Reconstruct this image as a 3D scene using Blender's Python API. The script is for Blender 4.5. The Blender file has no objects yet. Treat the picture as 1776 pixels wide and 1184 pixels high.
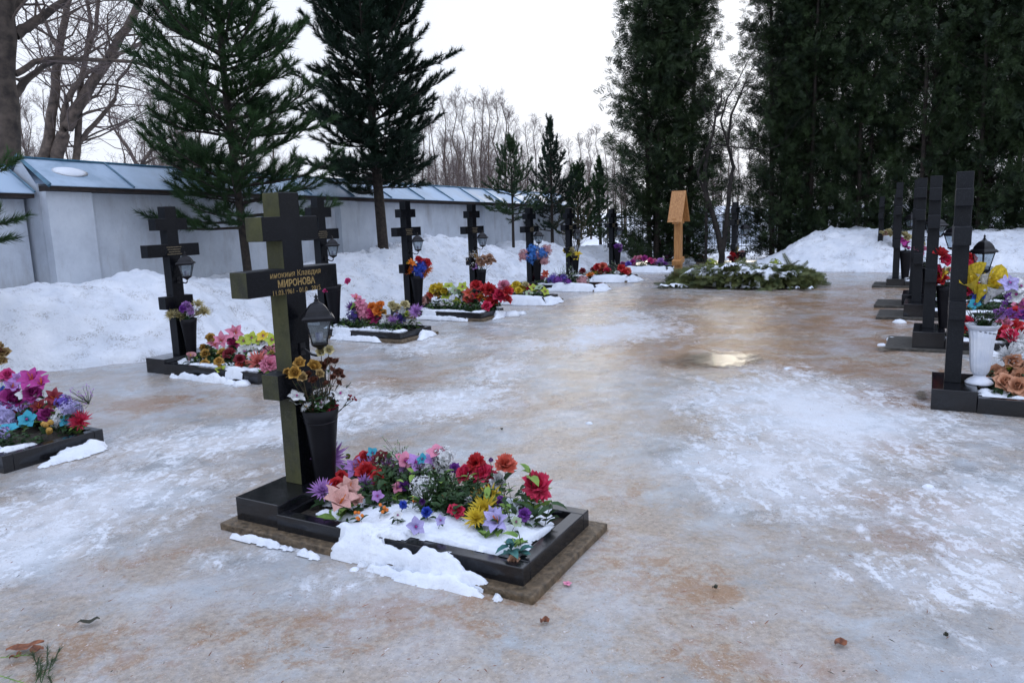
import bpy, math, random
import numpy as np
from mathutils import Vector, noise
R = math.radians
C = bpy.context.scene.collection
rng = random.Random(7)
# ------------------------------------------------------------------ camera
F_PX, PITCH, ROLL, CAMZ = 1320.0, R(9.45), R(-1.9), 1.66
fwd = np.array([0, math.cos(PITCH), -math.sin(PITCH)])
rt0 = np.array([1., 0, 0]); up0 = np.cross(rt0, fwd)
RT = math.cos(ROLL) * rt0 + math.sin(ROLL) * up0
UP = -math.sin(ROLL) * rt0 + math.cos(ROLL) * up0
CAM = np.array([0, 0, CAMZ])
cd = bpy.data.cameras.new('camera'); cam = bpy.data.objects.new('camera', cd); C.objects.link(cam)
cd.sensor_width = 36; cd.lens = F_PX / 1776 * 36; cd.clip_end = 2000; cd.clip_start = .05
from mathutils import Matrix
M3 = Matrix((RT, UP, -fwd)).transposed().to_4x4(); M3.translation = Vector(CAM)
cam.matrix_world = M3
bpy.context.scene.camera = cam
# ------------------------------------------------------------------ world, sun, exposure
SUN_AZ, SUN_EL = R(90 - 14), R(13)
sund = Vector((math.cos(SUN_AZ) * math.cos(SUN_EL), math.sin(SUN_AZ) * math.cos(SUN_EL), math.sin(SUN_EL)))
w = bpy.data.worlds.new('World'); bpy.context.scene.world = w; w.use_nodes = True
nt = w.node_tree; nt.nodes.clear(); N = nt.nodes.new; LK = nt.links.new
out = N('ShaderNodeOutputWorld'); bg = N('ShaderNodeBackground'); LK(bg.outputs[0], out.inputs[0])
sky = N('ShaderNodeTexSky'); sky.sky_type = 'NISHITA'; sky.sun_disc = False
sky.sun_elevation = SUN_EL; sky.sun_rotation = math.pi / 2 - SUN_AZ; sky.dust_density = 4
tc = N('ShaderNodeTexCoord'); sp = N('ShaderNodeSeparateXYZ'); LK(tc.outputs['Generated'], sp.inputs[0])
rp = N('ShaderNodeValToRGB'); LK(sp.outputs[2], rp.inputs[0])
e = rp.color_ramp.elements; e[0].position = 0.0; e[0].color = (.71, .75, .84, 1); e[1].position = .9; e[1].color = (.98, 1.10, 1.42, 1)
e2 = e.new(.28); e2.color = (.72, .765, .86, 1); e3 = e.new(.5); e3.color = (.88, .98, 1.22, 1)
dt = N('ShaderNodeVectorMath'); dt.operation = 'DOT_PRODUCT'; dt.inputs[1].default_value = sund; LK(tc.outputs['Generated'], dt.inputs[0])
r2 = N('ShaderNodeValToRGB'); LK(dt.outputs['Value'], r2.inputs[0]); r2.color_ramp.interpolation = 'EASE'
g = r2.color_ramp.elements; g[0].position = .93; g[0].color = (0, 0, 0, 1); g[1].position = 1; g[1].color = (.08, .06, .03, 1)
mx = N('ShaderNodeMixRGB'); mx.blend_type = 'ADD'; mx.inputs[0].default_value = 1; LK(rp.outputs[0], mx.inputs[1]); LK(r2.outputs[0], mx.inputs[2])
m2 = N('ShaderNodeMixRGB'); m2.blend_type = 'MULTIPLY'; m2.inputs[0].default_value = 1; LK(sky.outputs[0], m2.inputs[1]); m2.inputs[2].default_value = (.0008, .0010, .0014, 1)
m3 = N('ShaderNodeMixRGB'); m3.blend_type = 'ADD'; m3.inputs[0].default_value = 1; LK(mx.outputs[0], m3.inputs[1]); LK(m2.outputs[0], m3.inputs[2])
LK(m3.outputs[0], bg.inputs[0]); bg.inputs[1].default_value = 1.0
sl = bpy.data.lights.new('sun', 'SUN'); so = bpy.data.objects.new('sun', sl); C.objects.link(so)
sl.energy = .5; sl.angle = R(16); sl.color = (1, .9, .75)
so.rotation_euler = sund.to_track_quat('Z', 'Y').to_euler()
vs = bpy.context.scene.view_settings; vs.view_transform = 'Standard'; vs.look = 'None'; vs.exposure = .40; vs.gamma = 1
# ------------------------------------------------------------------ coordinates
NV = np.array([math.cos(R(-29)), math.sin(R(-29)), 0]); AV = np.array([math.cos(R(61)), math.sin(R(61)), 0])
ORG = np.array([-1.244, 4.19, 0])
def ray(x, y): return (x - 888) / F_PX * RT - (y - 592) / F_PX * UP + fwd
def gp(x, y, z=0.0):
    d = ray(x, y); return CAM + d * ((z - CAMZ) / d[2])
def atd(x, y, dist):                       # point seen at pixel x, y of the photograph, dist metres away on the ground
    d = ray(x, y); return CAM + d * (dist / math.hypot(d[0], d[1]))
def G(n, a, z=0.0): return ORG + n * NV + a * AV + np.array([0, 0, z])
def loc(P): d = np.asarray(P) - ORG; return float(d @ NV), float(d @ AV)
def fbm(x, y, z=0., o=4): return noise.fractal(Vector((x, y, z)), 1.0, 2.0, o, noise_basis='PERLIN_ORIGINAL')
# ------------------------------------------------------------------ materials
def newmat(name):
    m = bpy.data.materials.new(name); m.use_nodes = True; t = m.node_tree
    return m, t, t.nodes['Principled BSDF']
def nd(t, ty, **kw):
    n = t.nodes.new(ty)
    for k, v in kw.items():
        if k.startswith('i_'): n.inputs[k[2:].replace('_', ' ')].default_value = v
        else: setattr(n, k, v)
    return n
def coords(t, scale=(1, 1, 1), rot=0):
    tc = nd(t, 'ShaderNodeTexCoord'); mp = nd(t, 'ShaderNodeMapping'); mp.inputs['Scale'].default_value = scale
    mp.inputs['Rotation'].default_value = (0, 0, rot); t.links.new(tc.outputs['Object'], mp.inputs[0]); return mp.outputs[0]
def ntex(t, v, scale, detail=4, rough=.55, dist=0):
    n = nd(t, 'ShaderNodeTexNoise'); n.inputs['Scale'].default_value = scale; n.inputs['Detail'].default_value = detail
    n.inputs['Roughness'].default_value = rough; n.inputs['Distortion'].default_value = dist
    t.links.new(v, n.inputs['Vector']); return n.outputs['Fac']
def ramp(t, f, stops):
    r = nd(t, 'ShaderNodeValToRGB'); t.links.new(f, r.inputs[0]); el = r.color_ramp.elements
    while len(el) < len(stops): el.new(.5)
    for e, (p, c) in zip(el, stops):
        e.position = p; e.color = (c, c, c, 1) if isinstance(c, (int, float)) else (*c, 1)
    return r.outputs[0]
def mixc(t, f, a, b, mode='MIX'):
    m = nd(t, 'ShaderNodeMixRGB'); m.blend_type = mode
    for s, v in ((0, f), (1, a), (2, b)):
        if hasattr(v, 'links') or hasattr(v, 'is_linked'): t.links.new(v, m.inputs[s])
        elif isinstance(v, tuple): m.inputs[s].default_value = (*v, 1)
        else: m.inputs[s].default_value = v if s == 0 else (v, v, v, 1)
    return m.outputs[0]
def mth(t, op, a, b=0.):
    m = nd(t, 'ShaderNodeMath'); m.operation = op
    for s, v in ((0, a), (1, b)):
        if isinstance(v, (int, float)): m.inputs[s].default_value = v
        else: t.links.new(v, m.inputs[s])
    return m.outputs[0]
def bump(t, p, h, strength, dist=.01, nrm=None):
    b = nd(t, 'ShaderNodeBump'); b.inputs['Strength'].default_value = strength; b.inputs['Distance'].default_value = dist
    t.links.new(h, b.inputs['Height'])
    if nrm is not None: t.links.new(nrm, b.inputs['Normal'])
    t.links.new(b.outputs[0], p.inputs['Normal']); return b.outputs[0]
def noisy(name, c1, c2, scale, rough=.6, bs=.3, bd=.01, spec=.5, detail=5, lo=.35, hi=.65):
    m, t, p = newmat(name); v = coords(t); f = ntex(t, v, scale, detail, .6)
    c = ramp(t, f, [(lo, c1), (hi, c2)]); t.links.new(c, p.inputs['Base Color'])
    p.inputs['Roughness'].default_value = rough; p.inputs['Specular IOR Level'].default_value = spec
    if bs: bump(t, p, f, bs, bd)
    return m
# polished black granite with light specks
def granite(name, base, rough, moss=False, spec=.14):
    m, t, p = newmat(name); v = coords(t)
    s = ntex(t, v, 260, 2, .5); c = ramp(t, s, [(.58, base), (.72, tuple(min(1, x * 3 + .02) for x in base))])
    f = ntex(t, v, 5, 6, .65); c = mixc(t, ramp(t, f, [(.52, 0.), (.8, .30)]), c, (.022, .023, .028))
    if moss:
        f2 = ntex(t, coords(t, (1, 1, .55)), 4.2, 9, .66, .2); c = mixc(t, ramp(t, f2, [(.36, .1), (.62, .85)]), c, (.085, .086, .036))
        f3 = ntex(t, v, 22, 8, .75); c = mixc(t, ramp(t, f3, [(.5, 0.), (.75, .75)]), c, (.030, .035, .016))
    t.links.new(c, p.inputs['Base Color'])
    r = ramp(t, f, [(.35, rough), (.75, rough + .22)]); t.links.new(r, p.inputs['Roughness'])
    p.inputs['Specular IOR Level'].default_value = spec
    bump(t, p, f, .05, .004); return m
GRAN = granite('black_granite', (.003, .0034, .005), .14)
GRANP = granite('polished_granite', (.0045, .005, .007), .07, False, .55)
GRAN2 = granite('honed_granite', (.0075, .009, .012), .34, False, .20)
MOSS = granite('mossy_granite', (.032, .033, .028), .6, True)
CONC = noisy('wet_concrete', (.05, .036, .020), (.17, .12, .07), 26, .5, 1., .02, detail=9)
SLABM = noisy('old_grey_slab', (.022, .021, .019), (.075, .070, .060), 24, .5, .8, .012)
GOLD = noisy('gilt_lettering', (.16, .10, .03), (.38, .26, .085), 60, .45, 0)
DULL = noisy('worn_lettering', (.09, .075, .045), (.22, .17, .10), 90, .6, 0)
SOIL = noisy('frozen_soil', (.012, .010, .008), (.05, .038, .026), 30, .9, .8, .02)
def snowmat(name, c1, c2, bumpiness=.5, dirt=.0):
    m, t, p = newmat(name); v = coords(t); f = ntex(t, v, 2.2, 8, .62); f2 = ntex(t, v, 28, 6, .7)
    c = ramp(t, f, [(.3, c1), (.7, c2)])
    if dirt:
        d = ntex(t, coords(t, (1, 1, 2.2)), 2.4, 12, .75, .6); d2 = ntex(t, v, 46, 3, .7)
        c = mixc(t, mth(t, 'MULTIPLY', ramp(t, d, [(.50, 0.), (.64, dirt)]), ramp(t, d2, [(.45, 0.), (.60, 1.)])), c, (.16, .135, .11))
    t.links.new(c, p.inputs['Base Color']); p.inputs['Roughness'].default_value = .75; p.inputs['Specular IOR Level'].default_value = .3
    b = bump(t, p, f, bumpiness, .10)
    bump(t, p, f2, bumpiness * .8, .018, b); return m
SNOW = snowmat('snow', (.64, .69, .77), (.78, .815, .865), .5, .35)
BANK = snowmat('shovelled_snow', (.62, .67, .75), (.80, .83, .88), .8, .9)
METAL = noisy('black_iron', (.005, .005, .007), (.012, .012, .015), 20, .35, .1, .003, spec=.25)
PLAST = noisy('black_plastic', (.005, .005, .007), (.009, .009, .012), 8, .40, .1, .003, spec=.15)
WPL = noisy('white_plastic', (.55, .60, .70), (.74, .77, .83), 6, .4, .1, .003)
BARK = noisy('pine_bark', (.009, .007, .006), (.040, .030, .023), 16, .9, .8, .02)
BARKB = noisy('bare_bark', (.042, .032, .026), (.135, .10, .078), 7, .9, .8, .02)
TWIG = noisy('bare_twigs', (.075, .055, .050), (.15, .11, .10), 2, .9, 0)
def foliage(name, c1, c2, sc):
    m = noisy(name, c1, c2, sc, .6, 0, spec=.25); return m
NEEDLE = foliage('pine_needles', (.007, .024, .009), (.040, .088, .026), 2.6)
NEEDLEB = foliage('blue_pine_needles', (.004, .012, .008), (.018, .042, .022), 2.2)
NEEDLEL = foliage('light_pine_needles', (.012, .034, .014), (.045, .085, .030), 1.6)
THUJA = foliage('thuja_foliage', (.004, .012, .006), (.033, .056, .018), 1.8)
FIR = foliage('cut_fir', (.04, .060, .022), (.15, .165, .06), 5)
LEAF = foliage('leaf_green', (.008, .026, .008), (.030, .075, .020), 14)
LEAFL = foliage('leaf_light', (.08, .17, .03), (.20, .30, .06), 14)
LEAFT = foliage('leaf_teal', (.02, .09, .09), (.06, .17, .15), 14)
STEM = foliage('stem_green', (.018, .035, .012), (.045, .07, .025), 14)
DRY = foliage('dry_stem', (.04, .032, .018), (.09, .07, .04), 14)
GLASS, t_, p_ = newmat('lantern_glass'); v_ = coords(t_)
gl = nd(t_, 'ShaderNodeBsdfGlossy'); gl.inputs['Roughness'].default_value = .08; gl.inputs['Color'].default_value = (.8, .85, .9, 1)
tr = nd(t_, 'ShaderNodeBsdfTransparent'); tr.inputs[0].default_value = (.72, .78, .82, 1)
df = nd(t_, 'ShaderNodeBsdfDiffuse'); df.inputs[0].default_value = (.25, .29, .33, 1)
ms = nd(t_, 'ShaderNodeMixShader'); ms.inputs[0].default_value = .10; t_.links.new(tr.outputs[0], ms.inputs[1]); t_.links.new(gl.outputs[0], ms.inputs[2])
ms2 = nd(t_, 'ShaderNodeMixShader'); t_.links.new(ramp(t_, ntex(t_, v_, 14, 5, .6), [(.4, .05), (.8, .35)]), ms2.inputs[0])
t_.links.new(ms.outputs[0], ms2.inputs[1]); t_.links.new(df.outputs[0], ms2.inputs[2]); t_.links.new(ms2.outputs[0], t_.nodes['Material Output'].inputs[0])
COL = dict(red=(.55, .012, .02), darkred=(.22, .008, .022), pinkred=(.66, .02, .09), pink=(.72, .24, .36), hotpink=(.68, .05, .25), magenta=(.42, .03, .26),
    lilac=(.47, .24, .60), purple=(.20, .04, .34), violet=(.15, .09, .50), blue=(.02, .07, .52), skyblue=(.05, .22, .66), turquoise=(.03, .36, .50), white=(.74, .77, .82),
    cream=(.55, .48, .25), yellow=(.75, .55, .03), gold=(.50, .28, .05), orange=(.78, .20, .015), coral=(.72, .13, .08), peach=(.68, .34, .20), beige=(.50, .30, .20),
    brown=(.13, .035, .014), limegreen=(.42, .50, .05), salmon=(.75, .22, .19), lavender=(.42, .38, .68), dusty=(.62, .34, .30), rose=(.60, .30, .32), palegreen=(.35, .45, .28), tan=(.42, .29, .12))
_pm = {}
def petal(c):
    if c not in _pm:
        k = COL[c]; m, t, p = newmat('petals_' + c); v = coords(t); f = ntex(t, v, 45, 4, .6)
        f9 = ntex(t, v, 2.5, 6, .7); t.links.new(mixc(t, ramp(t, f9, [(.42, 0.), (.7, .35)]), ramp(t, f, [(.3, tuple(x * .45 for x in k)), (.65, tuple(min(.85, x * 1.12 + .012) for x in k))]), tuple(.3 * x + .10 for x in k)), p.inputs['Base Color'])
        p.inputs['Roughness'].default_value = .65; p.inputs['Specular IOR Level'].default_value = .25
        p.inputs['Subsurface Weight'].default_value = 0; _pm[c] = m
    return _pm[c]
# ------------------------------------------------------------------ object helpers
class MB:
    def __init__(s): s.v = []; s.f = []; s.m = []
    def add(s, v, f, m=0):
        b = len(s.v); s.v += [tuple(map(float, p)) for p in v]; s.f += [tuple(b + i for i in q) for q in f]; s.m += [m] * len(f); return s
    def box(s, x0, x1, y0, y1, z0, z1, m=0):
        v = [(x, y, z) for z in (z0, z1) for x, y in ((x0, y0), (x1, y0), (x1, y1), (x0, y1))]
        return s.add(v, [(3, 2, 1, 0), (4, 5, 6, 7), (0, 1, 5, 4), (1, 2, 6, 5), (2, 3, 7, 6), (3, 0, 4, 7)], m)
    def tube(s, pts, rad, sides=6, m=0, cap=True):
        pts = [Vector(p) for p in pts]; n = len(pts); v = []; f = []
        if not hasattr(rad, '__len__'): rad = [rad] * n
        for i, p in enumerate(pts):
            d = (pts[min(i + 1, n - 1)] - pts[max(i - 1, 0)]);  d = d.normalized() if d.length > 1e-9 else Vector((0, 0, 1))
            u = d.cross(Vector((0, 0, 1)) if abs(d.z) < .9 else Vector((1, 0, 0))).normalized(); w = d.cross(u)
            for k in range(sides):
                an = 2 * math.pi * k / sides; v.append(p + (u * math.cos(an) + w * math.sin(an)) * rad[i])
        for i in range(n - 1):
            for k in range(sides):
                f.append((i * sides + k, i * sides + (k + 1) % sides, (i + 1) * sides + (k + 1) % sides, (i + 1) * sides + k))
        if cap: f.append(tuple(range(sides))); f.append(tuple((n - 1) * sides + k for k in reversed(range(sides))))
        return s.add(v, f, m)
    def lathe(s, prof, seg=20, m=0, c=(0, 0), ang=0, flute=0, nf=0):
        v = []; f = []; n = len(prof)
        for r, z in prof:
            for k in range(seg):
                an = ang + 2 * math.pi * k / seg; rr = r * (1 + flute * math.cos(nf * an)) if nf else r
                v.append((c[0] + rr * math.cos(an), c[1] + rr * math.sin(an), z))
        for i in range(n - 1):
            for k in range(seg): f.append((i * seg + k, i * seg + (k + 1) % seg, (i + 1) * seg + (k + 1) % seg, (i + 1) * seg + k))
        f.append(tuple(reversed(range(seg)))); f.append(tuple((n - 1) * seg + k for k in range(seg)))
        return s.add(v, f, m)
    def mesh(s, name, mats, smooth=False):
        me = bpy.data.meshes.new(name); me.from_pydata(s.v, [], s.f)
        for m in (mats if isinstance(mats, (list, tuple)) else [mats]): me.materials.append(m)
        me.polygons.foreach_set('material_index', s.m)
        if smooth: me.polygons.foreach_set('use_smooth', [True] * len(s.f))
        me.update(); return me
    def build(s, name, mats, parent=None, smooth=False, bevel=0):
        return link(name, s.mesh(name, mats, smooth), parent, bevel)
def link(name, me, parent=None, bevel=0):
    o = bpy.data.objects.new(name, me); C.objects.link(o)
    if parent is not None: o.parent = parent
    if bevel:
        b = o.modifiers.new('bevel', 'BEVEL'); b.width = bevel; b.segments = 2; b.limit_method = 'ANGLE'
    return o
def npmesh(name, V, T, mats, mi=None, smooth=False):
    me = bpy.data.meshes.new(name); k = T.shape[1]
    me.vertices.add(len(V)); me.vertices.foreach_set('co', np.ascontiguousarray(V, dtype=np.float32).ravel())
    me.loops.add(T.size); me.loops.foreach_set('vertex_index', np.ascontiguousarray(T, dtype=np.int32).ravel())
    me.polygons.add(len(T)); me.polygons.foreach_set('loop_start', np.arange(0, T.size, k, dtype=np.int32))
    for m in (mats if isinstance(mats, (list, tuple)) else [mats]): me.materials.append(m)
    if mi is not None: me.polygons.foreach_set('material_index', np.asarray(mi, dtype=np.int32))
    me.polygons.foreach_set('use_smooth', np.full(len(T), smooth)); me.update(calc_edges=True); me.validate(); return me
def thing(name, label, cat, P=(0, 0, 0), rz=0, group=None, scale=None):
    o = bpy.data.objects.new(name, None); C.objects.link(o); o.location = tuple(map(float, P)); o.rotation_euler = (0, 0, rz)
    o.empty_display_size = .1
    if scale: o.scale = scale
    o['label'] = label; o['category'] = cat
    if group: o['group'] = group
    return o
def tag(o, label, cat, group=None, kind=None):
    o['label'] = label; o['category'] = cat
    if group: o['group'] = group
    if kind: o['kind'] = kind
    return o
def dup(root, P, rz, label, scale=None, group=None, name=None):
    r = root.copy(); C.objects.link(r); r.location = tuple(map(float, P)); r.rotation_euler = (0, 0, rz); r['label'] = label
    if name: r.name = name
    if scale: r.scale = scale
    if group: r['group'] = group
    for ch in root.children:
        c = ch.copy(); C.objects.link(c); c.parent = r
        for g2 in ch.children:
            d = g2.copy(); C.objects.link(d); d.parent = c
    return r
def orient(dirs, roll):                      # (N,3) unit dirs -> (N,3,3), template +z along dir
    d = dirs / np.linalg.norm(dirs, axis=1, keepdims=True)
    ref = np.where(np.abs(d[:, 2:3]) < .9, np.array([[0, 0, 1.]]), np.array([[1., 0, 0]]))
    u = np.cross(d, ref); u /= np.linalg.norm(u, axis=1, keepdims=True); w_ = np.cross(d, u)
    c, s_ = np.cos(roll)[:, None], np.sin(roll)[:, None]
    return np.stack([u * c + w_ * s_, -u * s_ + w_ * c, d], axis=2)
def scatter(tv, tt, Rm, P, S):
    V = np.einsum('nij,kj->nki', Rm, tv) * S[:, None, None] + P[:, None, :]
    T = tt[None] + (np.arange(len(P)) * len(tv))[:, None, None]
    return V.reshape(-1, 3), T.reshape(-1, tt.shape[1])
# ------------------------------------------------------------------ ground
def grid(x0, x1, y0, y1, st):
    xs = np.arange(x0, x1 + st / 2, st); ys = np.arange(y0, y1 + st / 2, st)
    X, Y = np.meshgrid(xs, ys, indexing='ij'); nx, ny = X.shape
    i = np.arange(nx * ny).reshape(nx, ny)
    Q = np.stack([i[:-1, :-1], i[1:, :-1], i[1:, 1:], i[:-1, 1:]], -1).reshape(-1, 4)
    return X.ravel(), Y.ravel(), Q, (nx, ny)
b = MB(); b.add([(-400, -300, -.06), (400, -300, -.06), (400, 600, -.06), (-400, 600, -.06)], [(0, 1, 2, 3)])
o = b.build('ground', SNOW); o['kind'] = 'structure'
# the icy yard, a sheet with frost, brown sand and thaw marks where the feet have worn it
Xn, Ya, Q, shp = grid(-8.6, 18, -9, 21.5, .10)
P = ORG[None] + Xn[:, None] * NV + Ya[:, None] * AV
P[:, 2] = [fbm(x * .35, y * .35, 3) * .012 + fbm(x * 1.7, y * 1.7, 8) * .004 for x, y in zip(Xn, Ya)]
FROST = [(400, 760, 190, 30, 1), (90, 900, 150, 60, .9), (300, 840, 120, 25, .7), (480, 900, 60, 30, .5), (640, 700, 150, 40, .7), (800, 700, 110, 25, .8), (700, 600, 90, 18, .7),
    (1090, 577, 110, 18, 1.), (960, 600, 90, 14, .7), (1340, 690, 150, 55, 1.), (1290, 800, 150, 50, .9), (1730, 900, 110, 70, 1.1), (1480, 720, 150, 40, .8), (1740, 1010, 90, 40, .6),
    (30, 970, 140, 40, .7), (620, 1010, 200, 35, .5), (870, 640, 60, 25, .6), (450, 960, 160, 20, .6), (1130, 540, 120, 12, .7), (1420, 850, 180, 60, .55), (1500, 760, 120, 40, .5), (880, 560, 60, 8, .6), (1000, 720, 90, 30, .3), (1560, 1010, 200, 40, .35)]
BROWN = [(1555, 688, 40, 14, 2.4), (1540, 597, 38, 8, 2.4), (1530, 555, 42, 6, 2.2), (1300, 600, 260, 14, .9), (1450, 560, 170, 14, .8), (1380, 530, 200, 8, .8), (1230, 575, 160, 10, .5), (1500, 500, 120, 6, .8), (1250, 520, 150, 7, .5), (1560, 775, 60, 16, 1.), (1570, 870, 110, 24, 1.), (1590, 935, 80, 28, 1.1), (1220, 1030, 60, 40, .9), (600, 1080, 200, 60, .5), (270, 700, 110, 18, .8), (700, 655, 110, 14, .7), (1290, 560, 220, 20, .7),
    (1450, 640, 190, 18, .9), (150, 1130, 140, 50, .6), (1300, 1150, 140, 40, .8), (1050, 960, 140, 60, .5), (1560, 690, 60, 12, 1.4), (1400, 520, 200, 16, .7), (930, 700, 90, 16, .5), (1180, 620, 150, 18, .7), (300, 960, 150, 20, .5), (1000, 530, 100, 10, .5), (1050, 850, 80, 30, .4), (800, 1050, 200, 50, .3)]
def blobs(L):
    acc = np.zeros(len(P))
    for x, y, rx, ry, s_ in L:
        c = gp(x, y); d0 = math.hypot(c[0], c[1]); er = np.array([c[0], c[1], 0]) / d0; et = np.array([-er[1], er[0], 0])
        lr = abs(gp(x, y - ry)[1] - gp(x, y + ry)[1]) / 2 / max(.5, abs(er[1])); lt = rx / F_PX * math.hypot(d0, CAMZ)
        d = P - c; q = ((d @ er) / lr) ** 2 + ((d @ et) / lt) ** 2
        acc += s_ * np.exp(-q * .9)
    return acc
me = npmesh('icy_yard', P, Q, [], smooth=True)
for nm, L in (('frost', FROST), ('sand', BROWN)):
    at = me.attributes.new(nm, 'FLOAT', 'POINT'); at.data.foreach_set('value', blobs(L).astype(np.float32))
m, t, p = newmat('trodden_ice'); v = coords(t); vs_ = coords(t, (1, .42, 1), R(-35)); L_ = t.links.new
af = nd(t, 'ShaderNodeAttribute', attribute_name='frost').outputs['Fac']; ab = nd(t, 'ShaderNodeAttribute', attribute_name='sand').outputs['Fac']
n1 = ntex(t, vs_, .8, 12, .66, .5); n2 = ntex(t, v, 2.6, 12, .72, .3); n3 = ntex(t, v, 34, 6, .7); n4 = ntex(t, vs_, 9, 9, .72, .8); n5 = ntex(t, v, 130, 2, .6)
n6 = ntex(t, v, 24, 8, .74, .6); n7 = ntex(t, v, 6.5, 10, .72, .5); n8 = ntex(t, v, 1.5, 8, .62, .3)
c = ramp(t, n2, [(.30, (.20, .205, .205)), (.46, (.305, .32, .33)), (.60, (.39, .42, .445)), (.74, (.48, .525, .565))])
sandc = mixc(t, ramp(t, n3, [(.36, 0.), (.62, 1.)]), (.225, .168, .120), (.42, .335, .250))
sand = mth(t, 'ADD', mth(t, 'MULTIPLY', ab, .17), mth(t, 'ADD', mth(t, 'MULTIPLY', n8, .61), mth(t, 'MULTIPLY', n7, .40)))
c = mixc(t, ramp(t, sand, [(.42, 0.), (.53, .66), (.70, .92)]), c, sandc)
c = mixc(t, ramp(t, mth(t, 'ADD', mth(t, 'MULTIPLY', ab, .19), mth(t, 'ADD', mth(t, 'MULTIPLY', n7, .62), mth(t, 'MULTIPLY', n6, .38))), [(.575, 0.), (.62, .55), (.70, .82)]), c, (.26, .145, .075))
veil = ramp(t, ntex(t, v, 1.9, 9, .66, .6), [(.46, 0.), (.66, .55)]); c = mixc(t, veil, c, (.46, .495, .545))
fr = mth(t, 'ADD', mth(t, 'MULTIPLY', af, .21), mth(t, 'ADD', mth(t, 'MULTIPLY', n7, .42), mth(t, 'MULTIPLY', n1, .52)))
soft = ramp(t, fr, [(.555, 0.), (.77, .66)])
crisp = mth(t, 'MULTIPLY', ramp(t, fr, [(.545, 0.), (.62, 1.)]), ramp(t, mth(t, 'ADD', mth(t, 'MULTIPLY', n6, .45), mth(t, 'MULTIPLY', n4, .55)), [(.475, 0.), (.53, .72)]))
frm = mth(t, 'MAXIMUM', soft, crisp)
c = mixc(t, frm, c, (.72, .765, .83))
fleck = mth(t, 'MULTIPLY', ramp(t, n6, [(.615, 0.), (.65, .9)]), ramp(t, n7, [(.46, 0.), (.58, .9)])); c = mixc(t, fleck, c, (.74, .77, .81))
c = mixc(t, ramp(t, n5, [(.62, 0.), (.72, .4)]), c, (.66, .63, .58)); c = mixc(t, ramp(t, ntex(t, v, 80, 3, .7), [(.32, .6), (.40, 0.)]), c, (.17, .115, .075))
L_(c, p.inputs['Base Color'])
L_(mixc(t, frm, ramp(t, n2, [(.35, .12), (.7, .36)]), .75), p.inputs['Roughness']); p.inputs['Specular IOR Level'].default_value = .30
bb = bump(t, p, n7, .5, .020); bb = bump(t, p, n6, .5, .006, bb); bb = bump(t, p, n3, .25, .003, bb); bump(t, p, frm, .5, .006, bb)
me.materials.append(m); o = link('icy_yard', me); o['kind'] = 'structure'
# puddles
PUD, t, p = newmat('melt_water'); v = coords(t); f = ntex(t, v, 5, 5, .6)
t.links.new(ramp(t, f, [(.35, (.14, .115, .085)), (.7, (.28, .24, .19))]), p.inputs['Base Color']); p.inputs['Roughness'].default_value = .07; bump(t, p, ntex(t, v, 10, 5, .7), .35, .01)
ae = nd(t, 'ShaderNodeAttribute', attribute_name='depth').outputs['Fac']; tb = nd(t, 'ShaderNodeBsdfTransparent'); mq = nd(t, 'ShaderNodeMixShader')
t.links.new(ramp(t, mth(t, 'ADD', mth(t, 'MULTIPLY', ae, .55), mth(t, 'MULTIPLY', ntex(t, v, 7, 7, .7), .75)), [(.56, 0.), (.76, .85)]), mq.inputs[0]); t.links.new(tb.outputs[0], mq.inputs[1]); t.links.new(p.outputs[0], mq.inputs[2]); t.links.new(mq.outputs[0], t.nodes['Material Output'].inputs[0])
def puddle(pts, z=.022):
    P0 = [gp(x, y, z) for x, y in pts]; cx = sum(P0) / len(P0); n = len(P0); V = [cx]; F = []; D = [1.]; K = 6; M = n * 6
    for k in range(1, K + 1):
        for i in range(M):
            t0 = i / 6; a = P0[int(t0) % n]; b_ = P0[(int(t0) + 1) % n]; q = a + (b_ - a) * (t0 % 1); V.append(cx + (q - cx) * k / K); D.append(1 - k / K)
    for i in range(M): F.append((0, i + 1, (i + 1) % M + 1))
    for k in range(K - 1):
        for i in range(M): a = 1 + k * M; F.append((a + i, a + M + i, a + M + (i + 1) % M, a + (i + 1) % M))
    b = MB(); b.add(V, F); o = b.build('puddle', PUD, None, True); o['kind'] = 'structure'
    at = o.data.attributes.new('depth', 'FLOAT', 'POINT'); at.data.foreach_set('value', D)
puddle([(1080, 630), (1150, 606), (1240, 600), (1350, 606), (1400, 622), (1320, 642), (1230, 648), (1130, 642)])
puddle([(1575, 680), (1590, 668), (1615, 672), (1612, 694), (1590, 700)])
puddle([(1500, 603), (1535, 594), (1575, 598), (1565, 610), (1515, 614)])
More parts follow.
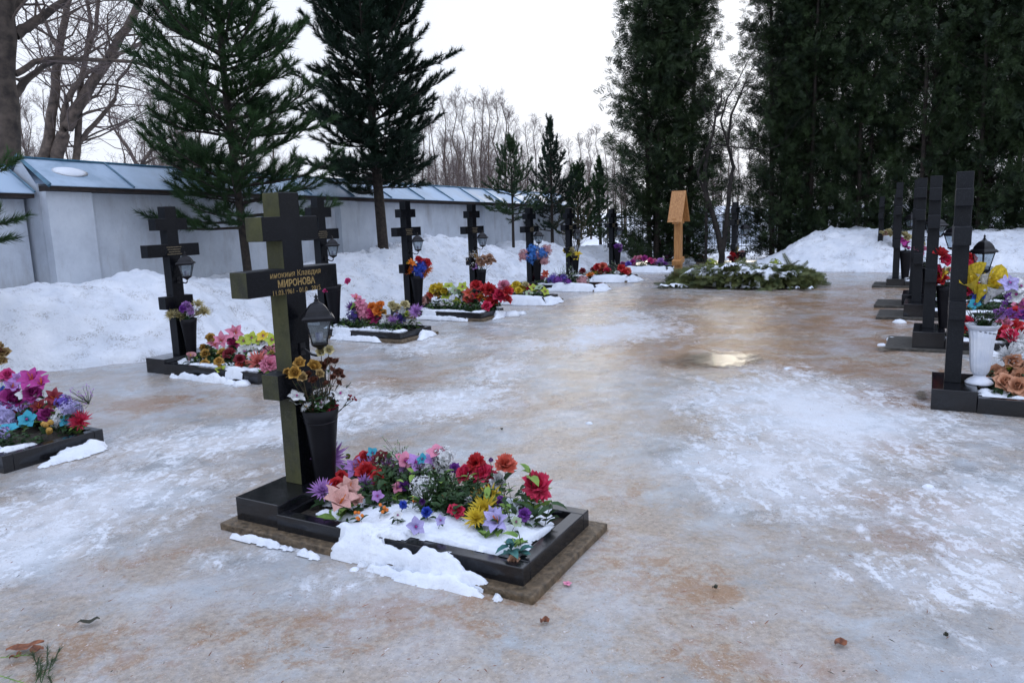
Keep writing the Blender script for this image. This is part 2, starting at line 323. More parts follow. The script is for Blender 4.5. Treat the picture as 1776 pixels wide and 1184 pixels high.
# ------------------------------------------------------------------ snow: bank on the left, mound at the back
def crest(a):
    xs = [-6, 0, 1.9, 3.2, 4, 5.2, 6.6, 8.1, 9, 10.4, 11.5, 12.4, 13.2, 14.6, 15.5, 16.3, 17.3, 18, 19.2, 20.4, 21.6, 23, 26, 30]
    zs = [.8, .9, .93, .95, .98, .80, .82, .93, .95, 1.08, 1.24, 1.05, .98, .66, .80, .92, .80, .55, .5, .58, .45, .3, .25, .2]
    return np.interp(a, xs, zs)
def foot(a): return np.interp(a, [-6, 1.7, 2.4, 2.8, 4.9, 6.5, 9, 12, 14, 16, 18, 20, 24, 30], [-7.0, -6.5, -5.8, -5.5, -5.35, -5.3, -5.3, -5.35, -5.3, -5.4, -5.4, -5.3, -5.2, -5.2])
Xn, Ya, Q, shp = grid(-8.2, -4.9, -6, 26, .04)
def bankz(n, a):
    f0 = foot(a) + .16 * fbm(a * .9, 2.2) + .06 * fbm(a * 4, 7.7); cz = crest(a); s_ = min(1, max(0, (f0 - n) / (f0 + 6.75)))
    prof = (s_ * s_ * (3 - 2 * s_)) * .65 + .35 * math.sqrt(s_)
    z = cz * prof
    if n < -7: z -= (-7 - n) * .12
    if f0 - n <= 0: return -.05
    am = min(1, (f0 - n) * 5)
    rough = .10 if 8.8 < a < 12.8 or 2.0 > a else .055
    r = fbm(n * 1.1, a * 1.1, 1) * .10 + abs(fbm(n * 2.6, a * 2.6, 4, 5)) * rough * 1.5 - abs(fbm(n * 5.5 + 3, a * 5.5, 9, 5)) * rough * 1.0
    return z + am * (r - .02) + .015
Z = np.array([bankz(x, y) for x, y in zip(Xn, Ya)])
P = ORG[None] + Xn[:, None] * NV + Ya[:, None] * AV; P[:, 2] = Z
o = link('snow_bank', npmesh('snow_bank', P, Q, BANK, smooth=True)); tag(o, 'long ridge of shovelled snow piled against the foot of the white wall', 'snow bank', kind='stuff')
def bz(n, a): return bankz(n, a)
# mound at the back right
Xn, Ya, Q, shp = grid(-1.6, 20, 16.6, 27, .06)
def moundz(n, a):
    f0 = 17.35 + .25 * fbm(n * .7, 3) + .1 * fbm(n * 3, 6) - .02 * n
    d = a - f0
    if d < 0: return -.08
    pk = np.interp(n, [-1.6, -1.0, -.55, 0, .6, 1.2, 2.0, 2.6, 3.5, 5, 8, 20], [-.05, .1, .40, .74, .90, .90, .85, .80, .81, .85, .88, .92]) + .03
    s_ = min(1, d / (2.2)); z = pk * (1 - (1 - s_) ** 2)
    if a > 21: z -= (a - 21) * .17 * (pk > .3)
    if n < .3: z = min(z, max(-.08, pk))
    return max(z, -.08 if a < 23 else -.0) + min(1, d * 4) * (fbm(n * 1.2, a * 1.2, 2) * .09 + abs(fbm(n * 3, a * 3, 6, 5)) * .10 - abs(fbm(n * 6, a * 6, 2, 4)) * .06)
Z = np.array([moundz(x, y) for x, y in zip(Xn, Ya)])
P = ORG[None] + Xn[:, None] * NV + Ya[:, None] * AV; P[:, 2] = Z
o = link('snow_mound', npmesh('snow_mound', P, Q, BANK, smooth=True)); tag(o, 'broad mound of ploughed snow in front of the dark thuja row', 'snow mound', kind='stuff')
# ------------------------------------------------------------------ white wall with blue metal roof
m, t, p = newmat('whitewashed_plaster'); WALL = m; v = coords(t); f = ntex(t, v, 1.4, 10, .68); f2 = ntex(t, v, 24, 6, .7)
c = ramp(t, f, [(.25, (.42, .46, .52)), (.5, (.55, .60, .67)), (.75, (.68, .73, .79))])
c = mixc(t, ramp(t, ntex(t, coords(t, (1, 1, .25)), 3.2, 8, .7), [(.50, 0.), (.70, .55)]), c, (.33, .33, .35)); c = mixc(t, ramp(t, f2, [(.62, 0.), (.72, .6)]), c, (.22, .18, .15))
t.links.new(c, p.inputs['Base Color']); p.inputs['Roughness'].default_value = .85; bump(t, p, f2, .35, .006)
m, t, p = newmat('blue_roof_metal'); ROOF = m; v = coords(t); f = ntex(t, v, 1.6, 7, .6, .3)
c = mixc(t, ramp(t, f, [(.36, .30), (.58, .86)]), (.035, .13, .23), (.42, .53, .66)); t.links.new(c, p.inputs['Base Color'])
t.links.new(ramp(t, f, [(.40, .3), (.6, .7)]), p.inputs['Roughness'])
TRIM = noisy('blue_trim', (.025, .085, .14), (.06, .18, .27), 6, .35, .1, .003)
SOFF = noisy('dark_eave_boards', (.010, .008, .008), (.035, .022, .018), 10, .8, .3, .01)
def drop(a): return -.0215 * (a - 3.2)
wall = thing('churchyard_wall', 'long whitewashed masonry wall capped by a snow dusted blue metal roof', 'wall', G(0, 0), R(-29))
def wallseg(a0, a1, nf, ze, zr, pil):
    b = MB(); v = []
    for a in (a0, a1):
        d = drop(a); v += [(nf, a, -.1), (nf, a, ze + d), (nf - .8, a, ze + d), (nf - .8, a, -.1)]
    b.add(v, [(0, 1, 5, 4), (1, 2, 6, 5), (2, 3, 7, 6), (3, 2, 1, 0), (4, 5, 6, 7)]); b.build('masonry', WALL, wall)
    ne, nr, nb = nf + .30, nf - .38, nf - 1.08
    r = MB(); k = int(round((a1 - a0) / 1.32)); st = (a1 - a0) / k
    for i in range(k):
        aa, ab_ = a0 + i * st, a0 + (i + 1) * st
        for s0, s1 in (((ne, ze - .03), (nr, zr)), ((nr, zr), (nb, ze - .03))):
            q = [(s0[0], aa, s0[1] + drop(aa)), (s0[0], ab_, s0[1] + drop(ab_)), (s1[0], ab_, s1[1] + drop(ab_)), (s1[0], aa, s1[1] + drop(aa))]
            r.add(q + [(x, y, z - .012) for x, y, z in q], [(0, 1, 2, 3), (7, 6, 5, 4), (0, 3, 7, 4), (1, 5, 6, 2), (0, 4, 5, 1), (3, 2, 6, 7)])
    r.build('roof', ROOF, wall)
    s_ = MB()
    for i in range(k + 1):
        aa = a0 + i * st; d = drop(aa)
        s_.tube([(ne + .005, aa, ze - .015 + d), (nr, aa, zr + .02 + d)], .016, 4); s_.tube([(nr, aa, zr + .02 + d), (nb, aa, ze - .015 + d)], .010, 4)
    s_.tube([(nr, a0, zr + .015 + drop(a0)), (nr, a1, zr + .015 + drop(a1))], .018, 6)
    s_.build('roof_seam', TRIM, wall)
    e_ = MB(); d0, d1 = drop(a0), drop(a1); v = []
    for a, d in ((a0, d0), (a1, d1)): v += [(ne - .02, a, ze - .045 + d), (ne - .02, a, ze - .10 + d), (nf + .01, a, ze - .11 + d), (nf + .01, a, ze - .03 + d)]
    e_.add(v, [(0, 1, 5, 4), (1, 2, 6, 5), (2, 3, 7, 6), (3, 0, 4, 7), (3, 2, 1, 0), (4, 5, 6, 7)]); e_.build('eave', SOFF, wall)
    for (pa, pb) in pil:
        b = MB(); v = []
        for a in (pa, pb): v += [(nf + .16, a, -.1), (nf + .16, a, ze - .11 + drop(a)), (nf - .02, a, ze - .11 + drop(a)), (nf - .02, a, -.1)]
        b.add(v, [(0, 1, 5, 4), (1, 2, 6, 5), (3, 2, 1, 0), (4, 5, 6, 7)]); b.build('pilaster', WALL, wall)
wallseg(3.42, 21.6, -8.12, 2.32, 2.70, [(3.425, 4.1), (9.6, 10.1), (15.6, 16.1)])
wallseg(-7.9, 3.36, -8.42, 2.22, 2.60, [(-3, -2.4)])
b = MB(); d = drop(3.4)
for n0, z0 in ((-7.80, 2.28), (-9.2, 2.28)):
    b.tube([(n0, 3.39, z0 + d), (-8.5, 3.39, 2.735 + d)], .03, 4)
b.build('gable_flashing', TRIM, wall)
b = MB(); b.add([(-8.13, 3.415, -.1), (-8.13, 3.415, 2.28), (-8.5, 3.415, 2.70), (-8.92, 3.415, 2.28), (-8.92, 3.415, -.1)], [(0, 1, 2, 3, 4)]); b.build('gable_end', WALL, wall)
bm_ = MB()
for k in range(60):
    th = k / 60 * 2 * math.pi
b = MB(); b.lathe([(.001, .012), (.12, .010), (.17, 0)], 24); o = b.build('snow_patch', SNOW, None, True); o.scale = (.9, 1.6, 1.6)
Pp = G(-8.19, 3.95, 2.50); o.location = tuple(map(float, Pp)); o.rotation_euler = (0, math.atan2(.38 + .03, .68), R(-29)); tag(o, 'thin oval remnant of snow on the nearest blue roof panel', 'snow patch')
# ------------------------------------------------------------------ flowers
def strip(b, L, W, tilt, curl, az, m=0, base=.05, tip=.0, cup=.25, z0=0, seg=3, off=(0, 0, 0), tw=0):
    v = []; f = []; r = base; z = z0; ang = tilt
    ca, sa = math.cos(az), math.sin(az)
    for i in range(seg + 1):
        s_ = i / seg; wd = W * (math.sin(math.pi * min(1, .18 + s_ * .82)) * (1 - tip) + tip * (1 - s_) + .12 * (1 - s_)) / 2 * (1 if s_ < 1 else .45)
        for k, lat in enumerate((-1, 0, 1)):
            x = r; y = lat * wd; zz = z + cup * abs(lat) * wd
            v.append((x * ca - y * sa + off[0], x * sa + y * ca + off[1], zz + off[2]))
        r += math.cos(ang) * L / seg; z += math.sin(ang) * L / seg; ang += curl / seg
    for i in range(seg):
        for k in (0, 1): f.append((i * 3 + k, i * 3 + k + 1, i * 3 + k + 4, i * 3 + k + 3))
    b.add(v, f, m)
def ball(b, r, c, m=0, seg=6):
    prof = [(r * math.sin(t0), c[2] - r * math.cos(t0)) for t0 in (.25, .9, 1.57, 2.2, 2.9)]; b.lathe(prof, seg, m, (c[0], c[1]))
def blossom(b, kind, q, m=0, mc=1):
    U = q.uniform
    if kind in ('rose', 'tulip', 'dried'):
        for n_, tl, L, W, bs in ((3, 88, .75, .55, .04), (5, 74, .85, .7, .12), (6, 52, .85, .8, .18), (6, 22, .8, .85, .22)):
            if kind == 'tulip' and tl < 60: continue
            if kind == 'dried' and tl < 40: continue
            for i in range(n_): strip(b, L * U(.85, 1.1), W, R(tl + U(-8, 8)), R(-38 if tl < 60 else 22), 6.283 * i / n_ + tl + U(-.2, .2), m, bs, 0, .45)
    elif kind == 'carnation':
        for i in range(64):
            tl = 90 * (i / 64) ** 1.1 + U(-8, 4); L = .80 + .15 * math.sin(R(tl)) ; strip(b, L * U(.85, 1.05), U(.40, .62), R(tl), R(U(-60, 20)), U(0, 6.283), m, .03, .0, U(-.8, .8))
    elif kind == 'mum':
        for n_, tl, L in ((17, 5, 1.), (15, 25, .95), (13, 45, .85), (10, 65, .7), (6, 82, .5)):
            for i in range(n_): strip(b, L * U(.85, 1.1), .17, R(tl + U(-7, 7)), R(25), 6.283 * i / n_ + U(-.15, .15) + tl, m, .06, .3, .5, seg=2)
    elif kind == 'daisy':
        for i in range(15): strip(b, U(.85, 1.), .24, R(U(0, 14)), R(-12), 6.283 * i / 15 + U(-.05, .05), m, .16, .3, .2, seg=2)
        for i in range(13): strip(b, U(.6, .7), .2, R(U(18, 30)), R(-12), 6.283 * i / 13 + .2, m, .16, .3, .2, seg=2)
        b.lathe([(.26, 0), (.27, .06), (.17, .12), (.02, .13)], 9, mc)
    elif kind == 'lily':
        for i in range(6): strip(b, U(.85, 1.1), .62, R(56 + (i % 2) * 10), R(-85), 6.283 * i / 6 + U(-.12, .12), m, .06, .35, .3, seg=4)
        for i in range(4): a = U(0, 6.28); b.tube([(0, 0, 0), (.2 * math.cos(a), .2 * math.sin(a), .6)], .025, 3, mc)
    elif kind == 'orchid':
        for i in range(5): strip(b, U(.8, .95), .75, R(U(12, 28)), R(-25), 6.283 * i / 5 + U(-.1, .1), m, .08, 0, .15)
        for i in range(3): strip(b, .4, .3, R(60), R(20), 6.283 * i / 3, m, .05)
        ball(b, .12, (0, 0, .15), mc)
    elif kind == 'hydrangea':
        ball(b, .58, (0, 0, 0), m, 8)
        for i in range(62):
            z = U(-.35, 1); a = U(0, 6.283); s_ = math.sqrt(max(0, 1 - z * z)); c = Vector((s_ * math.cos(a), s_ * math.sin(a), z)); bb = MB(); rr_ = U(0, 1)
            for k in range(4): strip(bb, .28, .27, R(15), R(-10), k * 1.571, 0, .02, 0, .1, seg=1)
            qn = c.to_track_quat('Z', 'Y'); vv = [qn @ Vector(x) + c * (.66 + .3 * rr_) for x in bb.v]; b.add(vv, bb.f, m)
    elif kind == 'calla':
        v = []; f = []
        for i in range(5):
            h = i / 4; rr = .10 + .55 * h ** 1.8
            for k in range(10): a = 6.283 * k / 10; v.append((rr * math.cos(a) * (1 + .35 * h * max(0, math.cos(a)) ** 3), rr * math.sin(a), -.9 + 1.5 * h + .35 * h * math.cos(a)))
        for i in range(4):
            for k in range(10): f.append((i * 10 + k, i * 10 + (k + 1) % 10, i * 10 + 10 + (k + 1) % 10, i * 10 + 10 + k))
        b.add(v, f, m); b.tube([(0, 0, -.4), (0, 0, .4)], .07, 5, mc)
    elif kind == 'berry':
        for i in range(5): ball(b, .32, (U(-.7, .7), U(-.7, .7), U(-.5, .5)), m)
    elif kind == 'spike':
        for i in range(26):
            z = U(-1, 1.3); a = U(0, 6.28); r_ = U(.1, .45) * (1.4 - z) / 2
            for k in range(3): strip(b, .25, .2, R(U(-10, 60)), 0, U(0, 6.28), m, .02, 0, .2, z0=0, seg=1, off=(r_ * math.cos(a), r_ * math.sin(a), z))
    elif kind == 'breath':
        for i in range(50):
            c = Vector((U(-1, 1), U(-1, 1), U(-.9, 1.2))); b.tube([(0, 0, -1.2), c], .012, 3, mc, False)
            for k in range(2): strip(b, .16, .14, R(U(0, 60)), 0, U(0, 6.28), m, .01, 0, .1, seg=1, off=c)
CENT = petal('gold'); MCEN = {'daisy': 'gold', 'lily': 'orange', 'orchid': 'magenta', 'calla': 'yellow'}
_fl = {}
def crumple(b, q, am=.07):
    o = q.uniform(0, 50); b.v = [(x + am * fbm(x * 2.6 + o, y * 2.6, z * 2.6, 3), y + am * fbm(x * 2.6, y * 2.6 + o, z * 2.6, 3), z * q.uniform(.97, 1.03) + am * 1.3 * fbm(x * 3, y * 3, z * 2 + o, 3)) for x, y, z in b.v]
def fmesh(kind, col, var):
    k = (kind, col, var)
    if k not in _fl:
        q = random.Random(hash((len(kind), ord(col[0]), ord(col[-1]), var)) & 0xffff); b = MB(); blossom(b, kind, q); crumple(b, q, .05)
        _fl[k] = b.mesh('blossom', [petal(col), STEM if kind == 'breath' else petal(MCEN.get(kind, 'gold'))])
    return _fl[k]
def leafy(b, base, head, q, m=0, ml=1, n=4, size=.05, stemr=.002):
    base, head = Vector(base), Vector(head); mid = (base + head) / 2 + Vector((q.uniform(-.02, .02), q.uniform(-.02, .02), 0))
    b.tube([base, mid, head], stemr, 4, m)
    for i in range(n):
        s_ = q.uniform(.1, .95); p0 = base.lerp(head, s_); bb = MB(); L = size * q.uniform(.7, 1.3)
        strip(bb, L, L * .55, R(q.uniform(-15, 50)), R(-50), 0, 0, .004, .2, .3)
        rz = Matrix.Rotation(q.uniform(0, 6.283), 3, 'Z'); b.add([rz @ Vector(x) + p0 for x in bb.v], bb.f, ml)
KW = dict(rose='silk rose', tulip='silk tulip', dried='dried rose', carnation='silk carnation', mum='silk chrysanthemum', daisy='silk daisy', lily='silk lily', orchid='silk orchid', hydrangea='silk hydrangea head', calla='silk calla lily', berry='berry cluster', spike='flower spike', breath='sprig of tiny blooms')
CW = dict(darkred='dark red', pinkred='crimson', hotpink='hot pink', limegreen='yellow green', skyblue='bright blue', dusty='dusty pink', palegreen='pale green', rose='pale pink')
BCAM = Vector((0, -1, .0))
def head_rot(q, P, spread=.5):
    d = Vector((-P[0], -P[1], 0)).normalized() * .75 + Vector((0, 0, .75)) + Vector((q.uniform(-spread, spread), q.uniform(-spread, spread), q.uniform(-.2, .4)))
    return d.normalized().to_track_quat('Z', 'Y') @ Matrix.Rotation(q.uniform(0, 6.28), 3, 'Z').to_quaternion()
BEDREC = []
def bed_flowers(spec, gn, ga, place, q, zmin=.19, amax=.29, dist=None):
    items = []
    for s_ in spec.strip().split(';'):
        s_ = s_.split()
        if not s_: continue
        kind, col, x, y, r = s_[0], s_[1], float(s_[2]), float(s_[3]), float(s_[4]); z = zmin
        P = gp(x, y, z); n, a = loc(P)
        while (a > ga + amax or n < gn + .12 ) and z < .75: z += .01; P = gp(x, y, z); n, a = loc(P)
        if a < ga - .36: P = gp(x, y, .12)
        dd = float(np.linalg.norm(P - CAM)); rad = 1.42 * r / F_PX * dd
        items.append((kind, col, P, rad, loc(P)[0]))
    cnt = {}
    for it in items: cnt.setdefault(it[:2], []).append(it)
    for (kind, col), L in cnt.items():
        L.sort(key=lambda i: i[4]); words = ['nearest the cross', 'second from the cross', 'third from the cross', 'fourth from the cross', 'fifth from the cross', 'sixth from the cross', 'seventh from the cross', 'eighth from the cross']
        for i, (k_, c_, P, rad, n_) in enumerate(L):
            nm = f"{CW.get(c_, c_)} {KW[k_]}"; lab = f"{nm}, {words[min(i, 7)]}, on {place}" if len(L) > 1 else f"the {nm} on {place}"
            n0, a0 = loc(P); bn = min(max(n0 + q.uniform(-.04, .04), gn + .16), gn + 1.48); ba = min(max(a0 + q.uniform(-.05, .02), ga - .25), ga + .25)
            B = G(bn, ba, .07); th = thing('artificial_flower', lab, 'flower', B, 0)
            H = Vector(P - B); o = link('blossom', fmesh(k_, c_, q.randint(0, 3)), th); o.location = H; o.scale = (rad, rad, rad)
            o.rotation_mode = 'QUATERNION'; o.rotation_quaternion = head_rot(q, P)
            b = MB(); leafy(b, (0, 0, 0), H - Vector((0, 0, rad * .2)), q, 0, 1, 6 if rad > .02 else 4, max(.045, rad * 1.0)); b.build('stem', [STEM, LEAF if q.random() < .8 else LEAFL], th)
def greenery(gn, ga, place, q, n0=.18, n1=1.45, cnt=260, h=.14, aw=.24, am=.03):
    b = MB()
    for i in range(cnt):
        n = q.uniform(n0, n1); a = max(-aw - .02, min(aw + .02, q.gauss(am, aw * .55))); P = G(gn + n, ga + a, .10); H = P + np.array([q.uniform(-.06, .06), q.uniform(-.06, .06), q.uniform(.3, 1) * h])
        if fbm((gn + n) * 3, (ga + a) * 3, 5) < -.12: continue
        leafy(b, P, H, q, 0, 1 + (q.random() < .12), 5, .05, .0015)
    o = b.build('greenery', [STEM, LEAF, LEAFL]); tag(o, f'dark green artificial leaves filling the bed of {place}', 'greenery', kind='stuff')
def bouquet(spec, mouth, label, q, leaves=14, stem=STEM, leafm=LEAF, depth=.06, n_sprig=0):
    th = thing('bouquet', label, 'bouquet', mouth); d0 = math.hypot(mouth[0], mouth[1])
    for s_ in spec.strip().split(';'):
        s_ = s_.split()
        if not s_: continue
        kind, col, x, y, r = s_[0], s_[1], float(s_[2]), float(s_[3]), float(s_[4])
        P = atd(x, y, d0 + q.uniform(-depth, depth * .6)); rad = 1.4 * r / F_PX * float(np.linalg.norm(P - CAM)); b = MB(); blossom(b, kind, q); crumple(b, q, .0 if kind == 'calla' else .05)
        qt = head_rot(q, P, .8); H = Vector(P - np.asarray(mouth)); vv = [qt @ (Vector(x_) * rad) + H for x_ in b.v]; b.v = [tuple(x_) for x_ in vv]
        sb = MB(); leafy(sb, (q.uniform(-.03, .03), q.uniform(-.03, .03), -.08), H - Vector((0, 0, rad * .2)), q, 2, 3, 2, .035); b.add(sb.v, sb.f, 2); nf = len(sb.f); b.m[-nf:] = sb.m
        b.build('flower', [petal(col), petal(MCEN.get(kind, 'gold')), stem, leafm], th)
    b = MB()
    for i in range(leaves):
        a = q.uniform(0, 6.28); r_ = q.uniform(.02, .13); leafy(b, (0, 0, -.05), (r_ * math.cos(a), r_ * math.sin(a), q.uniform(.02, .15)), q, 0, 1, 4, .05)
    for i in range(n_sprig):
        fir_sprig(b, Vector((.02, 0, 0)), Vector((.12 + .02 * i, .02, .09 + .02 * i)), q, 2, .035)
    b.build('foliage', [stem, leafm, NEEDLEL], th); return th
def fir_sprig(b, p0, p1, q, m, L=.03, n=46):
    b.tube([p0, p1], .002, 3, m); d = (p1 - p0)
    for i in range(n):
        s_ = q.uniform(.15, 1); c = p0 + d * s_; e_ = (d.normalized() * .8 + Vector((q.uniform(-1, 1), q.uniform(-1, 1), q.uniform(-1, 1)))).normalized() * L
        u = e_.cross(Vector((q.random(), q.random(), q.random()))).normalized() * .0011; b.add([c - u, c + u, c + e_], [(0, 1, 2)], m)
# ------------------------------------------------------------------ graves
PW, PD = .075, .062    # half width, half depth of the cross timbers
def cross_mesh(mside, pd=PD):
    Lp = [(-.075, 0), (-.075, .52), (-.19, .52), (-.19, .66), (-.075, .66), (-.075, 1.10), (-.345, 1.10), (-.345, 1.238), (-.075, 1.238), (-.075, 1.39), (-.21, 1.39), (-.21, 1.52), (-.075, 1.52), (-.075, 1.65)]
    poly = [(y, z) for y, z in Lp] + [(-y, z) for y, z in reversed(Lp)]; n = len(poly); b = MB()
    b.add([(pd, y, z) for y, z in poly] + [(-pd, y, z) for y, z in poly], [tuple(reversed(range(n))), tuple(range(n, 2 * n))])
    b.m = [0, 1]
    for i in range(n):
        j = (i + 1) % n; (y0, z0), (y1, z1) = poly[i], poly[j]; left = (abs(y0 - y1) < 1e-6 and y0 < 0) or abs(y0-y1) > 1e-6 and z0 > 1.3
        b.f.append((i, j, n + j, n + i)); b.m.append(2 if (abs(y0 - y1) < 1e-6 and y0 < 0) else 1)
    me = b.mesh('cross', [GRAN, GRAN2, mside]); return me
CROSS_A, CROSS_B, CROSS_C = cross_mesh(MOSS), cross_mesh(GRAN2), cross_mesh(GRAN2, .060)
def textmesh(body, mat, width, height, bold=0.0):
    cu = bpy.data.curves.new('t', 'FONT'); cu.body = body; cu.align_x = 'CENTER'; cu.align_y = 'CENTER'; cu.extrude = .004; cu.offset = bold; cu.resolution_u = 3
    ob = bpy.data.objects.new('t', cu); C.objects.link(ob); dg = bpy.context.evaluated_depsgraph_get(); me = bpy.data.meshes.new_from_object(ob.evaluated_get(dg)); bpy.data.objects.remove(ob)
    n = len(me.vertices); co = np.empty(n * 3); me.vertices.foreach_get('co', co); co = co.reshape(-1, 3); co[:, :2] -= (co[:, :2].max(0) + co[:, :2].min(0)) / 2
    e_ = co[:, :2].max(0) - co[:, :2].min(0); co[:, 0] *= width / e_[0]; co[:, 1] *= height / e_[1]; co[:, 2] *= .15
    me.vertices.foreach_set('co', co.ravel()); me.materials.clear(); me.materials.append(mat); me.update(); me.name = 'inscription'; return me
WTXT = [textmesh('инокиня', DULL, .13, .022), textmesh('11.03 - 2015', DULL, .17, .015)]
def blank_lines(q):                         # gilt lines too small and worn to read
    b = MB(); zz = 1.205
    for i in range(4):
        w_ = q.uniform(.07, .10); y = -w_
        while y < w_: d = q.uniform(.004, .012); b.box(.0, .0015, y, y + d, zz - q.uniform(.004, .007), zz + q.uniform(.003, .006)); y += d + q.uniform(.002, .005)
        zz -= .026
    return b.mesh('inscription', [DULL])
gq = random.Random(3); LINES = [blank_lines(gq) for i in range(3)]
monuments = []
def grave(n, a, ztop, label, crossme=CROSS_B, bed=True, slab=True, pl=.0, left_slab=0, lines=True, platep=1.0, gw=1.0):
    """origin: centre of the cross foot; local x runs down the grave, local y along the cross arms"""
    g = thing('grave_monument', label, 'grave', G(n, a), R(-29)); zp = .17 + pl
    o = cro = link('cross', crossme, g, .004); o.location = (0, 0, zp); o.scale = (1, 1, (ztop - zp) / 1.65)
    b = MB(); b.box(-.15, .17, -.37, .34, -.03, zp); b.build('plinth', GRANP, g, False, .005)
    if slab:
        b = MB(); v = []; xs = (-.20 - left_slab, 1.74); ys = (-.45, .42)
        b.box(xs[0], xs[1], ys[0], ys[1], -.02, .04); b.build('base_slab', SLABM if left_slab else CONC, g, False, .008)
    if bed:
        b = MB(); b.box(.172, 1.66, -.385, -.315, -.03, .125); b.box(.172, 1.66, .285, .355, -.03, .125); b.box(1.59, 1.66, -.314, .284, -.03, .1248); b.box(.172, .20, -.314, .284, .035, .1248); b.build('curb', GRANP, g, False, .004)
        b = MB(); b.box(.202, 1.588, -.312, .282, .03, .085); b.build('soil', SOIL, g)
    if lines:
        o = link('inscription', LINES[len(monuments) % 3], cro); o.location = ((.0602 if crossme is CROSS_C else PD + .0002), 0, 0)
    monuments.append(g); return g
# lantern prototype: origin where the bracket meets the cross, x pointing away from the cross
def make_lantern(label):
    t0 = thing('lantern', label, 'lantern', (0, 0, 0)); q4 = math.pi / 4; cx = .17
    b = MB(); b.lathe([(.150, 0), (.158, .012), (.135, .030), (.12, .034), (.105, .062), (.085, .085), (.06, .105), (.03, .118), (.02, .128)], 4, 0, (cx, 0), 0)
    b.lathe([(.125, -.012), (.125, .0)], 4, 0, (cx, 0), 0); cap = b.build('cap', METAL, t0, False, .002)
    b = MB(); b.lathe([(.006, .12), (.018, .135), (.008, .148), (.015, .158), (.004, .172), (.001, .185)], 8, 0, (cx, 0)); b.build('finial', METAL, cap, True)
    b = MB(); top, bot = .118, .070
    for k in range(4):
        a0 = k * math.pi / 2; b.tube([(cx + top * math.cos(a0), top * math.sin(a0), 0), (cx + bot * math.cos(a0), bot * math.sin(a0), -.165)], .006, 4)
    b.lathe([(.078, -.165), (.080, -.178), (.06, -.192), (.03, -.205), (.012, -.222)], 4, 0, (cx, 0)); frm_ = b.build('frame', METAL, t0)
    b = MB()
    for k in range(4):
        a0, a1 = k * math.pi / 2, (k + 1) * math.pi / 2; s_ = .97
        b.add([(cx + top * s_ * math.cos(a0), top * s_ * math.sin(a0), -.002), (cx + top * s_ * math.cos(a1), top * s_ * math.sin(a1), -.002), (cx + bot * s_ * math.cos(a1), bot * s_ * math.sin(a1), -.163), (cx + bot * s_ * math.cos(a0), bot * s_ * math.sin(a0), -.163)], [(0, 1, 2, 3)])
    b.build('glass', GLASS, frm_)
    b = MB(); b.tube([(cx, 0, -.215), (cx, 0, -.245), (cx - .03, 0, -.268), (cx - .08, 0, -.262), (.02, 0, -.225)], .009, 6); b.box(0, .012, -.025, .025, -.27, -.18); b.build('bracket', METAL, t0)
    b = MB(); b.lathe([(.026, -.160), (.028, -.10), (.024, -.095)], 10, 0, (cx + .01, -.01)); b.build('candle', CANDLE, t0, True)
    return t0
CANDLE = noisy('candle_cup', (.05, .05, .18), (.55, .55, .6), 18, .4, 0)
def make_vase(label, mat, rt=.105, rb=.055, h=.44, flute=0):
    t0 = thing('vase', label, 'vase', (0, 0, 0)); b = MB()
    pr = [(rb, 0), (rb * 1.02, .01), (rb + (rt - rb) * .45, h * .55), (rt * .90, h * .88), (rt, h), (rt * .95, h), (rt * .82, h * .9), (rb, h * .5)]
    b.lathe(pr, 28, 0); b.build('body', mat, t0, True)
    b = MB(); zz = h * .86; rr = rt * .90
    b.tube([((rr) * math.cos(a), (rr) * math.sin(a), zz + .012 * math.sin(a)) for a in [i * 2 * math.pi / 20 for i in range(21)]], .0025, 4); b.tube([(-rr, 0, zz), (-rr - .05, 0, zz + .05)], .0025, 4); b.build('wire_tie', METAL, t0); return t0
